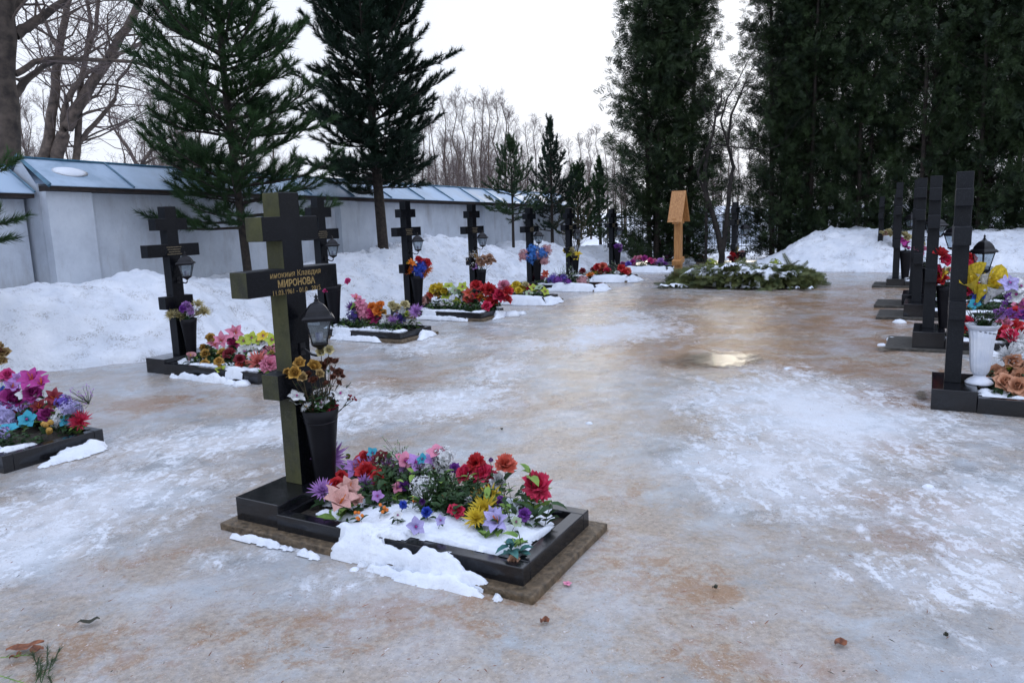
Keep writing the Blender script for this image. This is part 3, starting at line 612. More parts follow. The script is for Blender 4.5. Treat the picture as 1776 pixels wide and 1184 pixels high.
# snow lying on a bed: thickness field over the real steps below it
def bed_snow(gn, ga, masks, label, q, over=None, amp=.03, box=(-.3, 1.95, -.62, .62), st=.016):
    X, Y, Qd, (nx, ny) = grid(box[0], box[1], box[2], box[3], st)
    def base(x, y):
        if .202 < x < 1.588 and -.312 < y < .282: return .095
        if .17 < x < 1.66 and -.385 < y < .355: return .126
        if -.20 < x < 1.74 and -.45 < y < .42: return .041
        return .004
    th = np.zeros(len(X)) - .06; sd = gn * 3.7 + ga
    wx = np.array([fbm(x * 3.1 + sd, y * 3.1, 21) for x, y in zip(X, Y)]); wy = np.array([fbm(x * 4.3 + sd, y * 4.3, 31, 5) for x, y in zip(X, Y)])
    Xw, Yw = X + .08 * wx, Y + .030 * wy
    for mx_, my, rx, ry, hh in masks:
        qd = ((Xw - mx_) / rx) ** 2 + ((Yw - my) / ry) ** 2
        th = np.maximum(th, hh * (1 - qd))
    th = th + np.array([fbm(x * 5 + sd, y * 5, 2) * .020 + fbm(x * 13 + sd, y * 13, 4, 3) * .009 + fbm(x * 45, y * 45, 6) * .002 for x, y in zip(X, Y)])
    bs = np.array([base(x, y) for x, y in zip(X, Y)]).reshape(nx, ny)
    sm = bs.copy()
    for _ in range(3 if st < .015 else 2 if st < .03 else 1):
        pz = np.pad(sm, 1, mode='edge'); sm = np.maximum.reduce([pz[:-2, 1:-1], pz[2:, 1:-1], pz[1:-1, :-2], pz[1:-1, 2:], sm])
    for _ in range(9 if st < .015 else 5):
        pz = np.pad(sm, 1, mode='edge'); sm = (pz[:-2, 1:-1] + pz[2:, 1:-1] + pz[1:-1, :-2] + pz[1:-1, 2:] + 2 * pz[1:-1, 1:-1]) / 6
    thg = th.reshape(nx, ny); tq = np.sqrt(np.clip(thg, 0, 1) * .045); Z = np.maximum(sm, bs) + tq; Z = np.where(thg > 0, np.maximum(Z, bs + .006), bs + .0015).ravel()
    keep = (th[Qd] > 0).any(axis=1); Qd = Qd[keep]
    if not len(Qd): return
    u, inv = np.unique(Qd, return_inverse=True); P = ORG[None] + (X[u] + gn)[:, None] * NV + (Y[u] + ga)[:, None] * AV; P[:, 2] = Z[u]
    o = link('snow', npmesh('snow', P, inv.reshape(-1, 4), SNOW, smooth=True)); tag(o, label, 'snow', kind='stuff'); return o
def rim(x0=.2, x1=1.6, h=.022): return [((x0 + x1) / 2, -.25, .60, .045, h), (x0 + .12, -.1, .12, .16, h), (1.0, -.475, .5, .028, h * .7), (1.76, .05, .05, .26, h), (1.5, -.2, .08, .12, h)] + ([(1.25, -.42, .45, .10, h * 1.2), (1.78, -.1, .10, .36, h * 1.3)] if h > .044 else [])
gq = random.Random(11)
# --- A, the near grave
gA = grave(-.05, .075, 1.82, 'near black granite grave with gilt lettered cross and mossy side faces', CROSS_A, lines=False)
crA = [c for c in gA.children if c.name.startswith('cross')][0]
for body, zc, wd, ht, bo in (('инокиня Клавдия', 1.380, .385, .040, .0), ('МИРОНОВА', 1.334, .285, .042, .025), ('11.03.1961 - 01.0   2015', 1.287, .365, .027, .0)):
    me = textmesh(body, GOLD, wd, ht, bo); o = link('inscription', me, crA); o.rotation_euler = (R(90), 0, R(90)); o.location = (PD + .0006, .012, zc - .175)
LANT = make_lantern('large black lantern hanging below the gilt lettered bar of the front cross'); LANT.location = tuple(map(float, G(.012, .085, 1.125))); LANT.rotation_euler = (0, 0, R(-29)); LANT.scale = (.80, .80, .78)
VASE = make_vase('tall black plastic vase with dried roses at the front cross foot', PLAST); VASE.location = tuple(map(float, G(.115, .085, .172)))
bouquet('dried gold 520 632 10;dried gold 543 638 12;dried gold 513 647 11;dried gold 501 648 9;dried tan 553 650 8;dried tan 526 655 8;dried brown 545 662 9;dried brown 536 652 8;dried brown 585 665 7;dried brown 559 637 9;dried brown 572 628 8;dried brown 582 630 8;dried brown 587 648 9;dried brown 573 642 7;dried brown 567 668 8;dried cream 571 607 8;dried cream 557 611 9;daisy white 557 684 8;daisy white 531 705 8;orchid white 514 688 13;orchid white 590 682 12;orchid white 560 700 12;lily pinkred 557 716 15;lily pinkred 578 705 11;berry darkred 615 690 4;berry darkred 607 688 4;tulip gold 516 660 5;orchid white 511 698 9;dried brown 593 655 6;dried brown 578 655 6',
    G(.115, .085, .60), 'vase bouquet of dried yellow roses, white daisies and crimson lilies', random.Random(5), 46, DRY, LEAF, .07, 4)
bed_flowers('''mum lilac 573 796 24;tulip limegreen 602 794 8;rose red 634 802 17;rose red 636 822 17;rose darkred 660 802 15;rose pinkred 668 818 14;mum lilac 648 815 22;orchid turquoise 646 786 9;breath palegreen 682 792 20;
orchid pink 702 800 15;orchid lilac 721 804 16;orchid lilac 704 812 13;orchid turquoise 733 796 9;orchid pink 757 784 14;hydrangea white 771 794 15;orchid lilac 750 800 13;hydrangea white 769 825 16;hydrangea white 733 847 16;
carnation purple 727 828 12;carnation purple 788 812 9;carnation purple 700 843 9;tulip purple 733 873 11;carnation blue 700 875 7;carnation blue 741 889 9;orchid lavender 721 913 13;
carnation red 826 802 15;rose pinkred 809 822 15;rose pinkred 838 822 16;carnation pinkred 850 830 14;carnation white 862 836 14;carnation coral 876 808 18;carnation pinkred 934 847 25;mum yellow 850 862 18;mum yellow 840 883 20;mum yellow 826 899 17;daisy gold 833 862 14;
lily lavender 863 907 21;lily lavender 850 895 14;rose pinkred 794 887 10;rose pinkred 786 884 8;carnation purple 909 893 11;rose beige 891 972 9;lily dusty 587 875 28;lily dusty 606 850 20;rose red 585 845 15;rose red 591 828 10;mum lilac 559 851 17;berry orange 664 881 7;berry orange 621 893 7;berry orange 666 836 6;
lily lilac 616 815 18;mum lilac 675 812 14;orchid white 700 822 12;hydrangea white 745 815 12;breath palegreen 760 850 20;tulip lilac 851 800 8;berry orange 769 860 5;breath white 742 862 16;rose red 655 830 12;berry orange 718 866 4;rose dusty 600 862 14;orchid white 690 893 7;orchid lavender 765 902 8;tulip purple 778 868 7;orchid white 812 868 8;rose dusty 620 868 9;orchid lilac 655 860 9;carnation white 795 855 9;rose darkred 818 842 10;orchid pink 690 845 9;carnation purple 870 870 9;orchid palegreen 895 905 9;carnation pinkred 760 812 9;mum lilac 632 838 12''', -.05, .075, 'the big front grave', random.Random(21))
greenery(-.05, .075, 'the big front grave', random.Random(9), .30, 1.40, 420, .20, .22, .13)
for (x, y, z) in ((919, 812, .36), (925, 890, .18), (957, 868, .26), (903, 955, .14), (900, 925, .2), (612, 880, .16), (700, 866, .14), (884, 940, .2), (640, 872, .16)):
    q = random.Random(x); b = MB(); P = gp(x, y, z); n, a = loc(P); B = G(max(.15, min(1.48, n)), max(-.2, min(.3, a)), .08); leafy(b, (0, 0, 0), Vector(P - B), q, 0, 1, 9, .075)
    o = b.build('leaf_sprig', [STEM, LEAFT if x in (903, 884) else (LEAFL if x in (919, 900, 700) else LEAF)]); o.location = tuple(map(float, B)); 
    tag(o, {919: 'light green leaf sprig rising above the coral carnation on front grave', 925: 'dark leaf sprig right of the lavender lily on front grave', 957: 'dark green leaves beside the large crimson carnation on front grave', 903: 'teal leaf sprig hanging over the near corner of front grave', 900: 'light green leaves right of the lavender lily on front grave', 612: 'green sprig below the dusty pink lily on front grave', 700: 'tiny green shoot poking through the snow in the middle of front grave', 884: 'teal leaves under the lavender lily on front grave', 640: 'dark green sprig beside the orange berries on front grave'}[x], 'leaf sprig')
bed_snow(-.05, .075, [(1.0, -.14, .58, .19, .085), (1.3, .0, .26, .22, .07), (.60, -.05, .25, .16, .05), (.28, .06, .10, .20, .035), (.46, -.20, .18, .06, .03), (.80, -.35, .18, .05, .035), (.82, -.43, .17, .04, .035), (1.22, -.435, .30, .026, .03), (.25, -.50, .30, .014, .012), (1.18, -.49, .34, .024, .018), (1.34, -.26, .16, .045, .03), (1.45, .12, .12, .16, .04), (.9, .22, .5, .1, .03)], 'fresh snow draped over the flowers and the near curb of the front grave', gq, st=.011)
# --- the other graves
GR = {}
def std(key, n, a, ztop, label, lantlab=None, vaselab=None, vs=1.0, cross=CROSS_B, **kw):
    g = grave(n, a, ztop, label, cross, **kw); zp = .17 + kw.get('pl', 0); s_ = (ztop - zp) / 1.65
    if lantlab: dup(LANT, G(n + .062, a + .01, zp + 1.015 * s_), R(-29), lantlab, (.92, .92, .82))
    if vaselab: dup(VASE, G(n + .165, a + .01, zp + .002), gq.uniform(0, 6), vaselab, (vs, vs, vs))
    GR[key] = (n, a, zp); return g
def mouth(key, vs=1.0): n, a, zp = GR[key]; return G(n + .165, a + .01, zp + .44 * vs - .01)
std('B', -4.62, 2.82, 1.88, 'black cross grave at left, second row, with pale chrysanthemums in its vase', 'black lantern on the leftmost standing cross by the white wall', 'black vase at the leftmost cross near the wall', .95, slab=False)
std('Z', -4.12, .05, 1.88, 'flower covered grave slab cut off by the left edge of the picture', None, 'black vase just outside the left picture edge', slab=False)
std('C', -4.8, 5.50, 2.0, 'grave whose cross stands half hidden behind the large front cross', 'black lantern on the cross half hidden behind the front cross', 'black vase on the half hidden cross behind the front cross', 1.25)
std('D', -4.8, 7.62, 1.95, 'black cross grave with the blue and orange bouquet', 'black lantern above the blue and orange bouquet', 'black vase holding the blue and orange bouquet', 1.15)
std('E', -4.82, 9.80, 1.89, 'black cross grave with the beige rose bouquet', 'black lantern above the beige rose bouquet', 'black vase holding the beige roses', 1.0)
std('F', -4.8, 12.2, 1.80, 'black cross grave with blue and pink hydrangeas in its vase', 'black lantern above the blue and pink hydrangeas', 'black vase holding the blue and pink hydrangeas', 1.1)
std('G', -4.82, 14.35, 1.77, 'black cross grave with the yellow bouquet beside the twiggy shrub', 'black lantern above the yellow bouquet', 'black vase holding the yellow bouquet', 1.0)
std('H', -4.8, 17.2, 1.73, 'black cross grave with a small purple bouquet, near the tall thuja', 'black lantern above the small purple bouquet', 'black vase with the small purple bouquet', 1.1)
std('I', -4.6, 20.5, 1.76, 'far black cross grave standing under the tall double thuja', 'black lantern on the far cross under the double thuja', 'black vase on the far cross under the double thuja', 1.0)
std('J', -1.0, 15.45, 1.78, 'black cross standing behind the fir covered fresh grave', 'black lantern on the cross behind the fir covered grave', 'black vase with red roses behind the fir covered grave', 1.0, bed=False, cross=CROSS_C)
std('K', 3.32, 4.15, 1.88, 'nearest black cross of the right row, beside the white vase', None, None, cross=CROSS_C, slab=False)
std('L', 3.12, 6.85, 1.93, 'second black cross from the front in the right row', 'lantern on the second cross of the right row', 'black vase on the second cross of the right row', 1.1, cross=CROSS_C, pl=.05, left_slab=.22)
std('M', 2.95, 9.45, 1.98, 'third black cross from the front in the right row', 'lantern on the third cross of the right row', 'black vase on the third cross of the right row', 1.1, cross=CROSS_C, pl=.05, left_slab=.3)
std('N', 2.88, 10.8, 1.99, 'fourth black cross from the front in the right row', 'lantern on the fourth cross of the right row', 'black vase on the fourth cross of the right row', 1.1, cross=CROSS_C, pl=.04, left_slab=.34)
std('O', 2.50, 14.0, 2.03, 'fifth black cross of the right row with a magenta bouquet', 'lantern on the fifth cross of the right row', 'black vase holding the magenta bouquet in the right row', 1.2, cross=CROSS_C, left_slab=.2)
std('P', 2.30, 18.2, 1.85, 'sixth cross of the right row, far off in front of the snow mound', cross=CROSS_C)
std('Q', 1.95, 18.6, 1.80, 'farthest cross of the right row, half sunk behind the snow mound', cross=CROSS_C, bed=False)
# leave the far two standing clear of the mound foot
bouquet('mum cream 297 546 9;mum cream 311 549 11;mum cream 343 529 9;mum cream 353 541 10;carnation lilac 323 532 8;hydrangea lilac 331 541 7;carnation purple 318 536 6;mum cream 345 546 7', mouth('B', .95), 'bouquet of pale cream chrysanthemums and lilac blooms on the leftmost cross', random.Random(6), 14, STEM, LEAF, .05, 2)
bouquet('dried tan 2 604 9;dried tan 8 615 9;dried tan 3 628 8;dried brown -4 612 8', mouth('Z'), 'dry tan roses peeking in at the left picture edge', random.Random(6), 4, DRY)
bouquet('rose hotpink 604 488 5;rose hotpink 566 505 5', mouth('C', 1.25), 'small hot pink flowers showing beside the front cross bar', random.Random(6), 4)
bouquet('rose red 726 452 7;rose red 739 457 8;mum orange 710 469 8;mum orange 741 469 9;tulip yellow 706 458 5;lily orange 712 458 8;hydrangea blue 729 459 8;hydrangea blue 729 472 9;hydrangea blue 721 467 8;hydrangea blue 734 465 7;mum orange 736 476 7', mouth('D', 1.15), 'bouquet of blue hydrangeas with orange and red flowers in a black vase', random.Random(8), 8)
bouquet('breath white 819 449 8;breath white 826 444 8;rose beige 831 454 6;rose beige 839 449 6;rose beige 849 447 6;rose beige 847 455 6;rose beige 855 454 6;orchid lilac 824 462 6;rose beige 836 458 6', mouth('E', 1.0), 'bouquet of beige roses and tiny white blooms in a black vase', random.Random(8), 12)
bouquet('hydrangea rose 910 444 9;hydrangea skyblue 923 435 10;hydrangea skyblue 926 450 9;hydrangea skyblue 941 439 8;hydrangea rose 948 434 8;hydrangea rose 943 452 8;hydrangea rose 933 444 7;hydrangea skyblue 920 444 8', mouth('F', 1.1), 'bouquet of bright blue and pale pink hydrangea heads in a black vase', random.Random(8), 6)
bouquet('rose yellow 980 437 5;rose cream 990 435 6;rose cream 993 441 5;lily yellow 1002 443 7;lily yellow 1000 449 6;rose limegreen 988 443 5', mouth('G', 1.0), 'bouquet of yellow roses and lilies in a black vase', random.Random(8), 6)
bouquet('carnation purple 1069 428 5;carnation lilac 1076 427 4;carnation purple 1074 433 5', mouth('H', 1.1), 'small purple bouquet in a black vase near the thuja', random.Random(8), 6)
bouquet('rose pink 1145 421 5;orchid lilac 1155 441 6;orchid lilac 1166 442 6;rose hotpink 1160 445 5', mouth('I', 1.0), 'pink and lilac bouquet on the far cross under the thuja', random.Random(8), 8)
bouquet('rose red 1270 443 6;rose darkred 1268 451 7;rose darkred 1281 443 6;rose cream 1277 433 5;hydrangea white 1286 456 6;hydrangea white 1279 460 6;rose dusty 1287 440 5;rose red 1275 449 6;hydrangea white 1291 462 5', mouth('J', 1.0), 'bouquet of red roses and white blooms behind the fir covered grave', random.Random(8), 10)
bouquet('rose red 1628 442 11;rose pinkred 1622 470 9;orchid yellow 1628 480 12;rose red 1634 488 10;rose pinkred 1640 452 8;lily gold 1636 474 9', mouth('L', 1.1), 'bouquet of red roses and yellow orchids on the second right row cross', random.Random(8), 10)
bouquet('rose pink 1590 434 5;rose hotpink 1596 440 5;rose pink 1600 432 5', mouth('M', 1.1), 'pink bouquet glimpsed between the second and third right row crosses', random.Random(8), 4)
bouquet('rose pink 1594 428 4;rose cream 1600 424 4', mouth('N', 1.1), 'small pale bouquet on the fourth right row cross', random.Random(8), 4)
bouquet('orchid magenta 1567 418 7;orchid magenta 1570 429 7;rose cream 1568 409 6;rose cream 1575 412 5;orchid magenta 1573 423 6', mouth('O', 1.2), 'magenta orchids with cream roses on the fifth right row cross', random.Random(8), 8)
bouquet('rose cream 1529 405 4;rose cream 1541 403 5;rose cream 1545 406 4;rose beige 1536 405 4', G(2.35, 18.2, .95), 'pale cream roses in front of the two farthest crosses', random.Random(8), 4)
dup(VASE, G(2.35, 18.2, .52), 0, 'black vase half buried in snow by the farthest crosses')
beds = [
('B', 'lily pink 407 578 13;lily pink 383 593 13;lily pink 372 600 10;carnation hotpink 404 597 10;rose gold 365 587 7;rose gold 354 605 7;rose gold 357 614 7;rose gold 386 612 7;rose gold 380 628 7;rose gold 356 632 7;orchid limegreen 422 593 10;orchid limegreen 436 587 10;orchid yellow 457 583 9;orchid limegreen 472 590 10;orchid limegreen 446 592 8;orchid white 425 611 12;orchid white 445 612 12;orchid white 457 597 12;orchid white 437 620 9;daisy pink 471 611 14;mum salmon 448 628 16;carnation pink 466 633 14;rose coral 419 635 9;rose darkred 398 614 9;rose darkred 416 624 8;calla rose 330 618 8;orchid limegreen 383 640 7;carnation hotpink 475 625 8', 'the grave left of the front cross'),
('Z', 'rose hotpink 13 651 8;rose pink 3 657 9;lily lilac 31 660 12;lily magenta 57 661 18;lily magenta 72 668 14;rose magenta 24 694 17;rose magenta 59 684 12;orchid white 9 691 9;orchid white 42 684 9;lily darkred 68 709 11;lily darkred 94 691 12;lily darkred 97 706 12;rose magenta 81 721 10;hydrangea violet 109 697 9;breath lilac 142 687 12;hydrangea lavender 123 711 12;mum pinkred 139 731 14;hydrangea lavender 9 724 17;hydrangea lilac 54 706 10;rose coral 31 716 8;orchid turquoise 48 728 12;orchid turquoise 14 745 12;berry gold 82 739 10;hydrangea lavender 5 752 8;orchid turquoise 115 730 9;hydrangea white 98 730 8;lily lilac 20 672 12;orchid blue 6 680 8;rose purple 20 708 10', 'the grave at the left edge'),
('C', 'mum purple 612 535 11;hydrangea violet 616 548 11;lily pink 617 520 10;hydrangea pink 629 535 10;hydrangea pink 635 546 10;carnation hotpink 650 552 12;carnation hotpink 642 544 9;rose orange 646 533 7;rose orange 659 530 7;rose orange 656 541 8;rose gold 664 544 7;rose cream 687 535 8;rose cream 680 529 6;hydrangea white 664 559 5;mum lilac 682 558 10;mum violet 694 554 10;lily lavender 690 546 7;mum lilac 722 540 11;rose limegreen 708 547 7;rose cream 702 529 7;orchid pink 625 525 8;rose white 697 541 6;rose darkred 622 536 6', 'the pink and violet grave'),
('D', 'rose dusty 731 523 7;rose dusty 741 520 7;rose coral 746 512 6;rose yellow 754 502 8;rose yellow 763 501 8;rose yellow 769 506 7;rose gold 760 511 7;orchid limegreen 778 497 9;orchid limegreen 774 512 8;orchid palegreen 789 505 8;orchid limegreen 802 498 8;rose palegreen 797 508 7;orchid limegreen 793 523 7;rose red 826 497 10;lily coral 813 510 10;rose coral 811 519 8;lily red 826 518 10;lily orange 836 516 9;carnation red 849 504 12;carnation red 858 509 10;rose red 854 525 11;rose pinkred 866 514 11;carnation pink 874 496 10;rose red 880 507 9;rose red 877 520 9;lily orange 845 522 8;rose red 838 504 8;rose pinkred 845 532 8;hydrangea white 804 519 5;rose darkred 818 526 7', 'the red and yellow grave'),
('E', 'rose yellow 895 495 7;rose yellow 905 501 7;rose cream 911 495 6;rose pinkred 917 500 6;rose orange 887 502 6;orchid limegreen 925 500 7;orchid palegreen 935 499 7;orchid limegreen 945 506 7;rose yellow 899 505 6;hydrangea white 884 510 7;orchid palegreen 917 509 6', 'the beige rose grave'),
('F', 'lily coral 946 477 7;rose pink 941 484 6;hydrangea violet 957 486 7;hydrangea purple 968 488 7;hydrangea violet 977 485 7;hydrangea lavender 962 481 6;breath palegreen 984 476 9;breath white 992 480 8;hydrangea rose 1011 488 8;hydrangea purple 985 489 5;breath palegreen 973 478 8', 'the blue hydrangea grave'),
('G', 'rose red 1036 464 6;rose coral 1046 462 6;rose pinkred 1053 470 6;rose pinkred 1055 475 5;rose yellow 1033 476 6;rose orange 1024 479 6;breath palegreen 1065 468 8;rose red 1078 466 6;rose red 1083 473 6;rose coral 1088 471 6;rose darkred 1010 471 5;rose red 1043 471 5;rose white 1070 474 4;rose darkred 1030 468 5', 'the yellow bouquet grave'),
('H', 'rose magenta 1080 460 5;rose violet 1090 459 5;rose pink 1103 450 5;rose pink 1110 449 5;rose magenta 1118 449 5;rose hotpink 1128 453 5;mum lilac 1141 457 6;mum purple 1152 460 6;rose lilac 1146 453 5;hydrangea white 1123 464 4;rose magenta 1098 456 5;rose pink 1135 455 5', 'the small purple bouquet grave'),
('I', 'rose coral 1200 445 4;rose white 1208 448 4;rose darkred 1215 445 4;rose white 1198 450 4;rose cream 1190 446 4;rose pink 1222 448 4', 'the grave under the thuja'),
('K', 'rose peach 1727 651 13;rose peach 1742 666 13;rose peach 1755 647 12;rose peach 1766 670 12;rose peach 1770 655 11;rose peach 1757 628 10;tulip limegreen 1750 640 8;mum white 1748 618 13;rose peach 1738 656 10;rose beige 1772 640 10', 'the nearest right row grave'),
('L', 'mum white 1762 596 17;rose red 1738 579 12;rose red 1760 571 11;rose pink 1742 566 11;rose pinkred 1750 584 10;rose red 1771 580 10;hydrangea white 1768 605 10;rose red 1672 571 9;rose red 1668 555 8;rose pinkred 1680 560 8', 'the second right row grave'),
('M', 'orchid violet 1693 510 9;orchid turquoise 1691 528 8;rose blue 1698 517 8;rose coral 1682 535 7;orchid purple 1700 504 8;rose pinkred 1678 505 8;rose red 1680 480 9;rose hotpink 1690 498 8;rose pink 1770 530 9;rose red 1760 545 9;rose purple 1774 548 8;rose white 1765 520 8', 'the third right row grave'),
('N', 'rose red 1679 451 10;rose pinkred 1678 466 10;rose hotpink 1688 475 8;rose pink 1660 470 7;rose red 1672 458 8;rose magenta 1745 505 7;rose white 1752 512 7', 'the fourth right row grave'),
('O', 'rose pink 1600 470 5;rose magenta 1610 472 5;rose cream 1645 470 5;rose red 1655 468 5;rose white 1635 474 4', 'the fifth right row grave'),
]
for key, spec, place in beds:
    n, a, zp = GR[key]; q = random.Random(ord(key)); bed_flowers(spec, n, a, place, q); far = key in 'EFGHIO'
    greenery(n, a, place, q, .25, 1.5, 130 if far else 220, .15)
for key, hh in (('B', .035), ('C', .04), ('D', .035), ('E', .05), ('F', .06), ('G', .055), ('H', .045), ('Z', .035), ('K', .03), ('L', .035), ('M', .035), ('N', .035), ('O', .035), ('I', .03)):
    n, a, zp = GR[key]; pl = dict((k, p_) for k, s_, p_ in beds)[key]; bed_snow(n, a, rim(.2, 1.6, hh) + [(gq.uniform(.5, 1.2), gq.uniform(-.15, 0), .3, .14, hh), (gq.uniform(.5, 1.3), gq.uniform(-.38, -.34), .16, .05, hh)], 'clumps of snow lying on ' + pl, gq, st=.02 if key in 'BCDZKL' else .035)
bed_snow(-1.0, 15.45, [(.3, 0, .4, .35, .05)], 'snow at the foot of the cross behind the fir covered grave', gq, st=.035)
# nearest right grave: white fluted vase, its callas, the free standing lantern behind
VW = thing('vase', 'white fluted plastic vase on the nearest right row plinth', 'vase', G(3.51, 4.12, .17), 0, None, (.86, .86, 1)); b = MB()
b.lathe([(.118, 0), (.122, .012), (.10, .030), (.055, .055), (.045, .075)], 30); b.build('foot', WPL, VW, True)
b = MB(); b.lathe([(.05, .07), (.074, .10), (.086, .16), (.096, .28), (.105, .38), (.118, .445)], 72, 0, (0, 0), 0, .035, 18); b.lathe([(.118, .445), (.150, .485), (.152, .492), (.142, .49), (.10, .44), (.05, .2)], 72); b.build('body', WPL, VW, True)
b = MB(); b.tube([(.116 * math.cos(a), .116 * math.sin(a), .43 - .02 * math.cos(a)) for a in [i * 2 * math.pi / 24 for i in range(25)]], .003, 4); b.build('wire_tie', METAL, VW)
bouquet('calla yellow 1687 488 19;calla yellow 1704 505 15;calla white 1724 506 18;calla white 1708 483 15;calla yellow 1722 488 15;spike purple 1742 530 14;spike purple 1753 543 13;orchid lavender 1750 492 12;orchid white 1764 512 13;orchid lilac 1737 545 10;orchid white 1770 497 11;spike magenta 1768 535 10',
    G(3.51, 4.12, .65), 'yellow and white calla lilies with purple spikes in the white vase', random.Random(4), 34, STEM, LEAF, .06)
dup(LANT, G(3.32 + .05, 4.16, 1.235), R(-29), 'lantern with knobbed finial above the white vase', (.66, .66, .82))
# ------------------------------------------------------------------ fresh grave with wooden roofed cross and fir boughs
WOOD, t, p = newmat('orange_pine_wood'); v = coords(t, (9, 9, .8)); f = ntex(t, v, 5, 7, .6, .8)
t.links.new(ramp(t, f, [(.25, (.24, .095, .028)), (.5, (.42, .195, .062)), (.75, (.55, .30, .12))]), p.inputs['Base Color']); p.inputs['Roughness'].default_value = .5; bump(t, p, f, .15, .004)
nW, aW = -1.83, 13.62
wc = thing('wooden_cross', 'orange pine cross under a steep plank gable at the fresh grave', 'cross', G(nW, aW), R(-29))
b = MB(); b.box(-.075, .075, -.08, .08, -.05, 1.80); b.build('post', WOOD, wc, False, .006)
b = MB(); b.box(-.05, .05, -.30, .30, 1.34, 1.46); b.build('main_bar', WOOD, wc, False, .005)
b = MB(); b.box(-.048, .048, -.17, .17, 1.60, 1.70); b.build('upper_bar', WOOD, wc, False, .005)
b = MB(); c_, s_ = math.cos(.25), math.sin(.25); b.add([(x, y * c_ - z * s_, .52 + y * s_ + z * c_) for x in (-.10, .10) for y in (-.16, .16) for z in (-.055, .055)], [(0, 1, 3, 2), (4, 6, 7, 5), (0, 4, 5, 1), (2, 3, 7, 6), (0, 2, 6, 4), (1, 5, 7, 3)]); b.build('foot_bar', WOOD, wc, False, .005)
for sg in (-1, 1):
    b = MB(); y0, z0, y1, z1, tt = sg * .0, 1.99, sg * .29, 1.38, .022; v = []
    for x in (-.15, .17): v += [(x, y0, z0 + .0), (x, y1, z1), (x, y1 + sg * tt * 1.6, z1 + .0), (x, y0, z0 + tt * 3.0)]
    b.add(v, [(0, 1, 2, 3), (7, 6, 5, 4), (0, 4, 5, 1), (1, 5, 6, 2), (2, 6, 7, 3), (3, 7, 4, 0)]); b.build('gable_board', WOOD, wc, False, .003)
gq2 = random.Random(77)
mound_n = (nW + .1, nW + 3.2)
def fz(n, a):
    u = (n - nW - 1.40) / 1.42; w_ = (a - aW) / .75; q = 1 - abs(u) ** 2.6 - w_ * w_; return .33 * math.sqrt(max(0, q)) * (1 + .2 * fbm(n * 2, a * 2, 3))
Xn, Ya, Q, shp = grid(nW - .4, nW + 3.4, aW - .95, aW + .95, .07)
P = ORG[None] + Xn[:, None] * NV + Ya[:, None] * AV; P[:, 2] = [fz(x, y) * .85 - .02 for x, y in zip(Xn, Ya)]
fg = thing('fresh_grave', 'long earth mound covered with cut fir branches at the wooden cross', 'grave', (0, 0, 0)); link('soil', npmesh('soil', P, Q, SOIL, smooth=True), fg)
tv = [(0, 0, 0)]; b = MB()
for i in range(30):   # fir spray template: flat comb of needled twigs
    s_ = i / 30; sd = -1 if i % 2 else 1; L = .10 * (1 - s_ * .7)
    x0 = s_ * .28; b.add([(sd * .002, 0, x0), (sd * .002, 0, x0 + .022), (sd * L, .01 * gq2.uniform(-1, 1), x0 + L * .75)], [(0, 1, 2)])
FV, FT = np.array(b.v), np.array(b.f)
n_s = 1500; pos = []; dr = []
for i in range(n_s):
    n = nW + gq2.uniform(-.2, 2.85); a = aW + gq2.uniform(-.85, .85); z = fz(n, a)
    if z < .02 and gq2.random() < .9: continue
    dn, da = (n - nW - 1.40) / 1.42, (a - aW) / .75
    pos.append(G(n, a, z + gq2.uniform(0, .07))); dr.append(NV * (dn + gq2.uniform(-.9, .9)) + AV * (da * 1.2 + gq2.uniform(-.9, .9)) + np.array([0, 0, gq2.uniform(-.5, .28)]))
pos, dr = np.array(pos), np.array(dr); npr = np.random.RandomState(3)
V, T = scatter(FV, FT, orient(dr, npr.uniform(0, 6.28, len(pos))), pos, npr.uniform(.8, 1.5, len(pos))); o = link('fir_boughs', npmesh('fir_boughs', V, T, FIR), fg); o['kind'] = 'stuff'
# snow among the boughs
Xn, Ya, Q, shp = grid(nW - .2, nW + 3.0, aW - 1.0, aW + .8, .035); zs = np.array([fz(x, y) for x, y in zip(Xn, Ya)])
msk = np.array([fbm(x * 2.6, y * 3.4, 12) + .35 * fbm(x * 9, y * 9, 3) for x, y in zip(Xn, Ya)]); pw = (Ya - aW)
top = zs + .10; th = np.where(zs > .03, msk + .22 - .5 * np.abs(pw + .25), .10 - np.abs(pw + .78 + .12 * np.array([fbm(x * 2.2, 4.) for x in Xn])) * 2.2 + msk * .55)
P = ORG[None] + Xn[:, None] * NV + Ya[:, None] * AV; P[:, 2] = np.where(zs > .03, top + np.clip(th, -.1, .3) * .12, .02 + np.clip(th, -.05, .3) * .25)
kp = (th[Q] > 0).all(axis=1); u, inv = np.unique(Q[kp], return_inverse=True); o = link('snow', npmesh('snow', P[u], inv.reshape(-1, 4), SNOW, smooth=True)); tag(o, 'snow lying among the fir boughs and along the foot of the fresh grave', 'snow', kind='stuff')
q = random.Random(4)
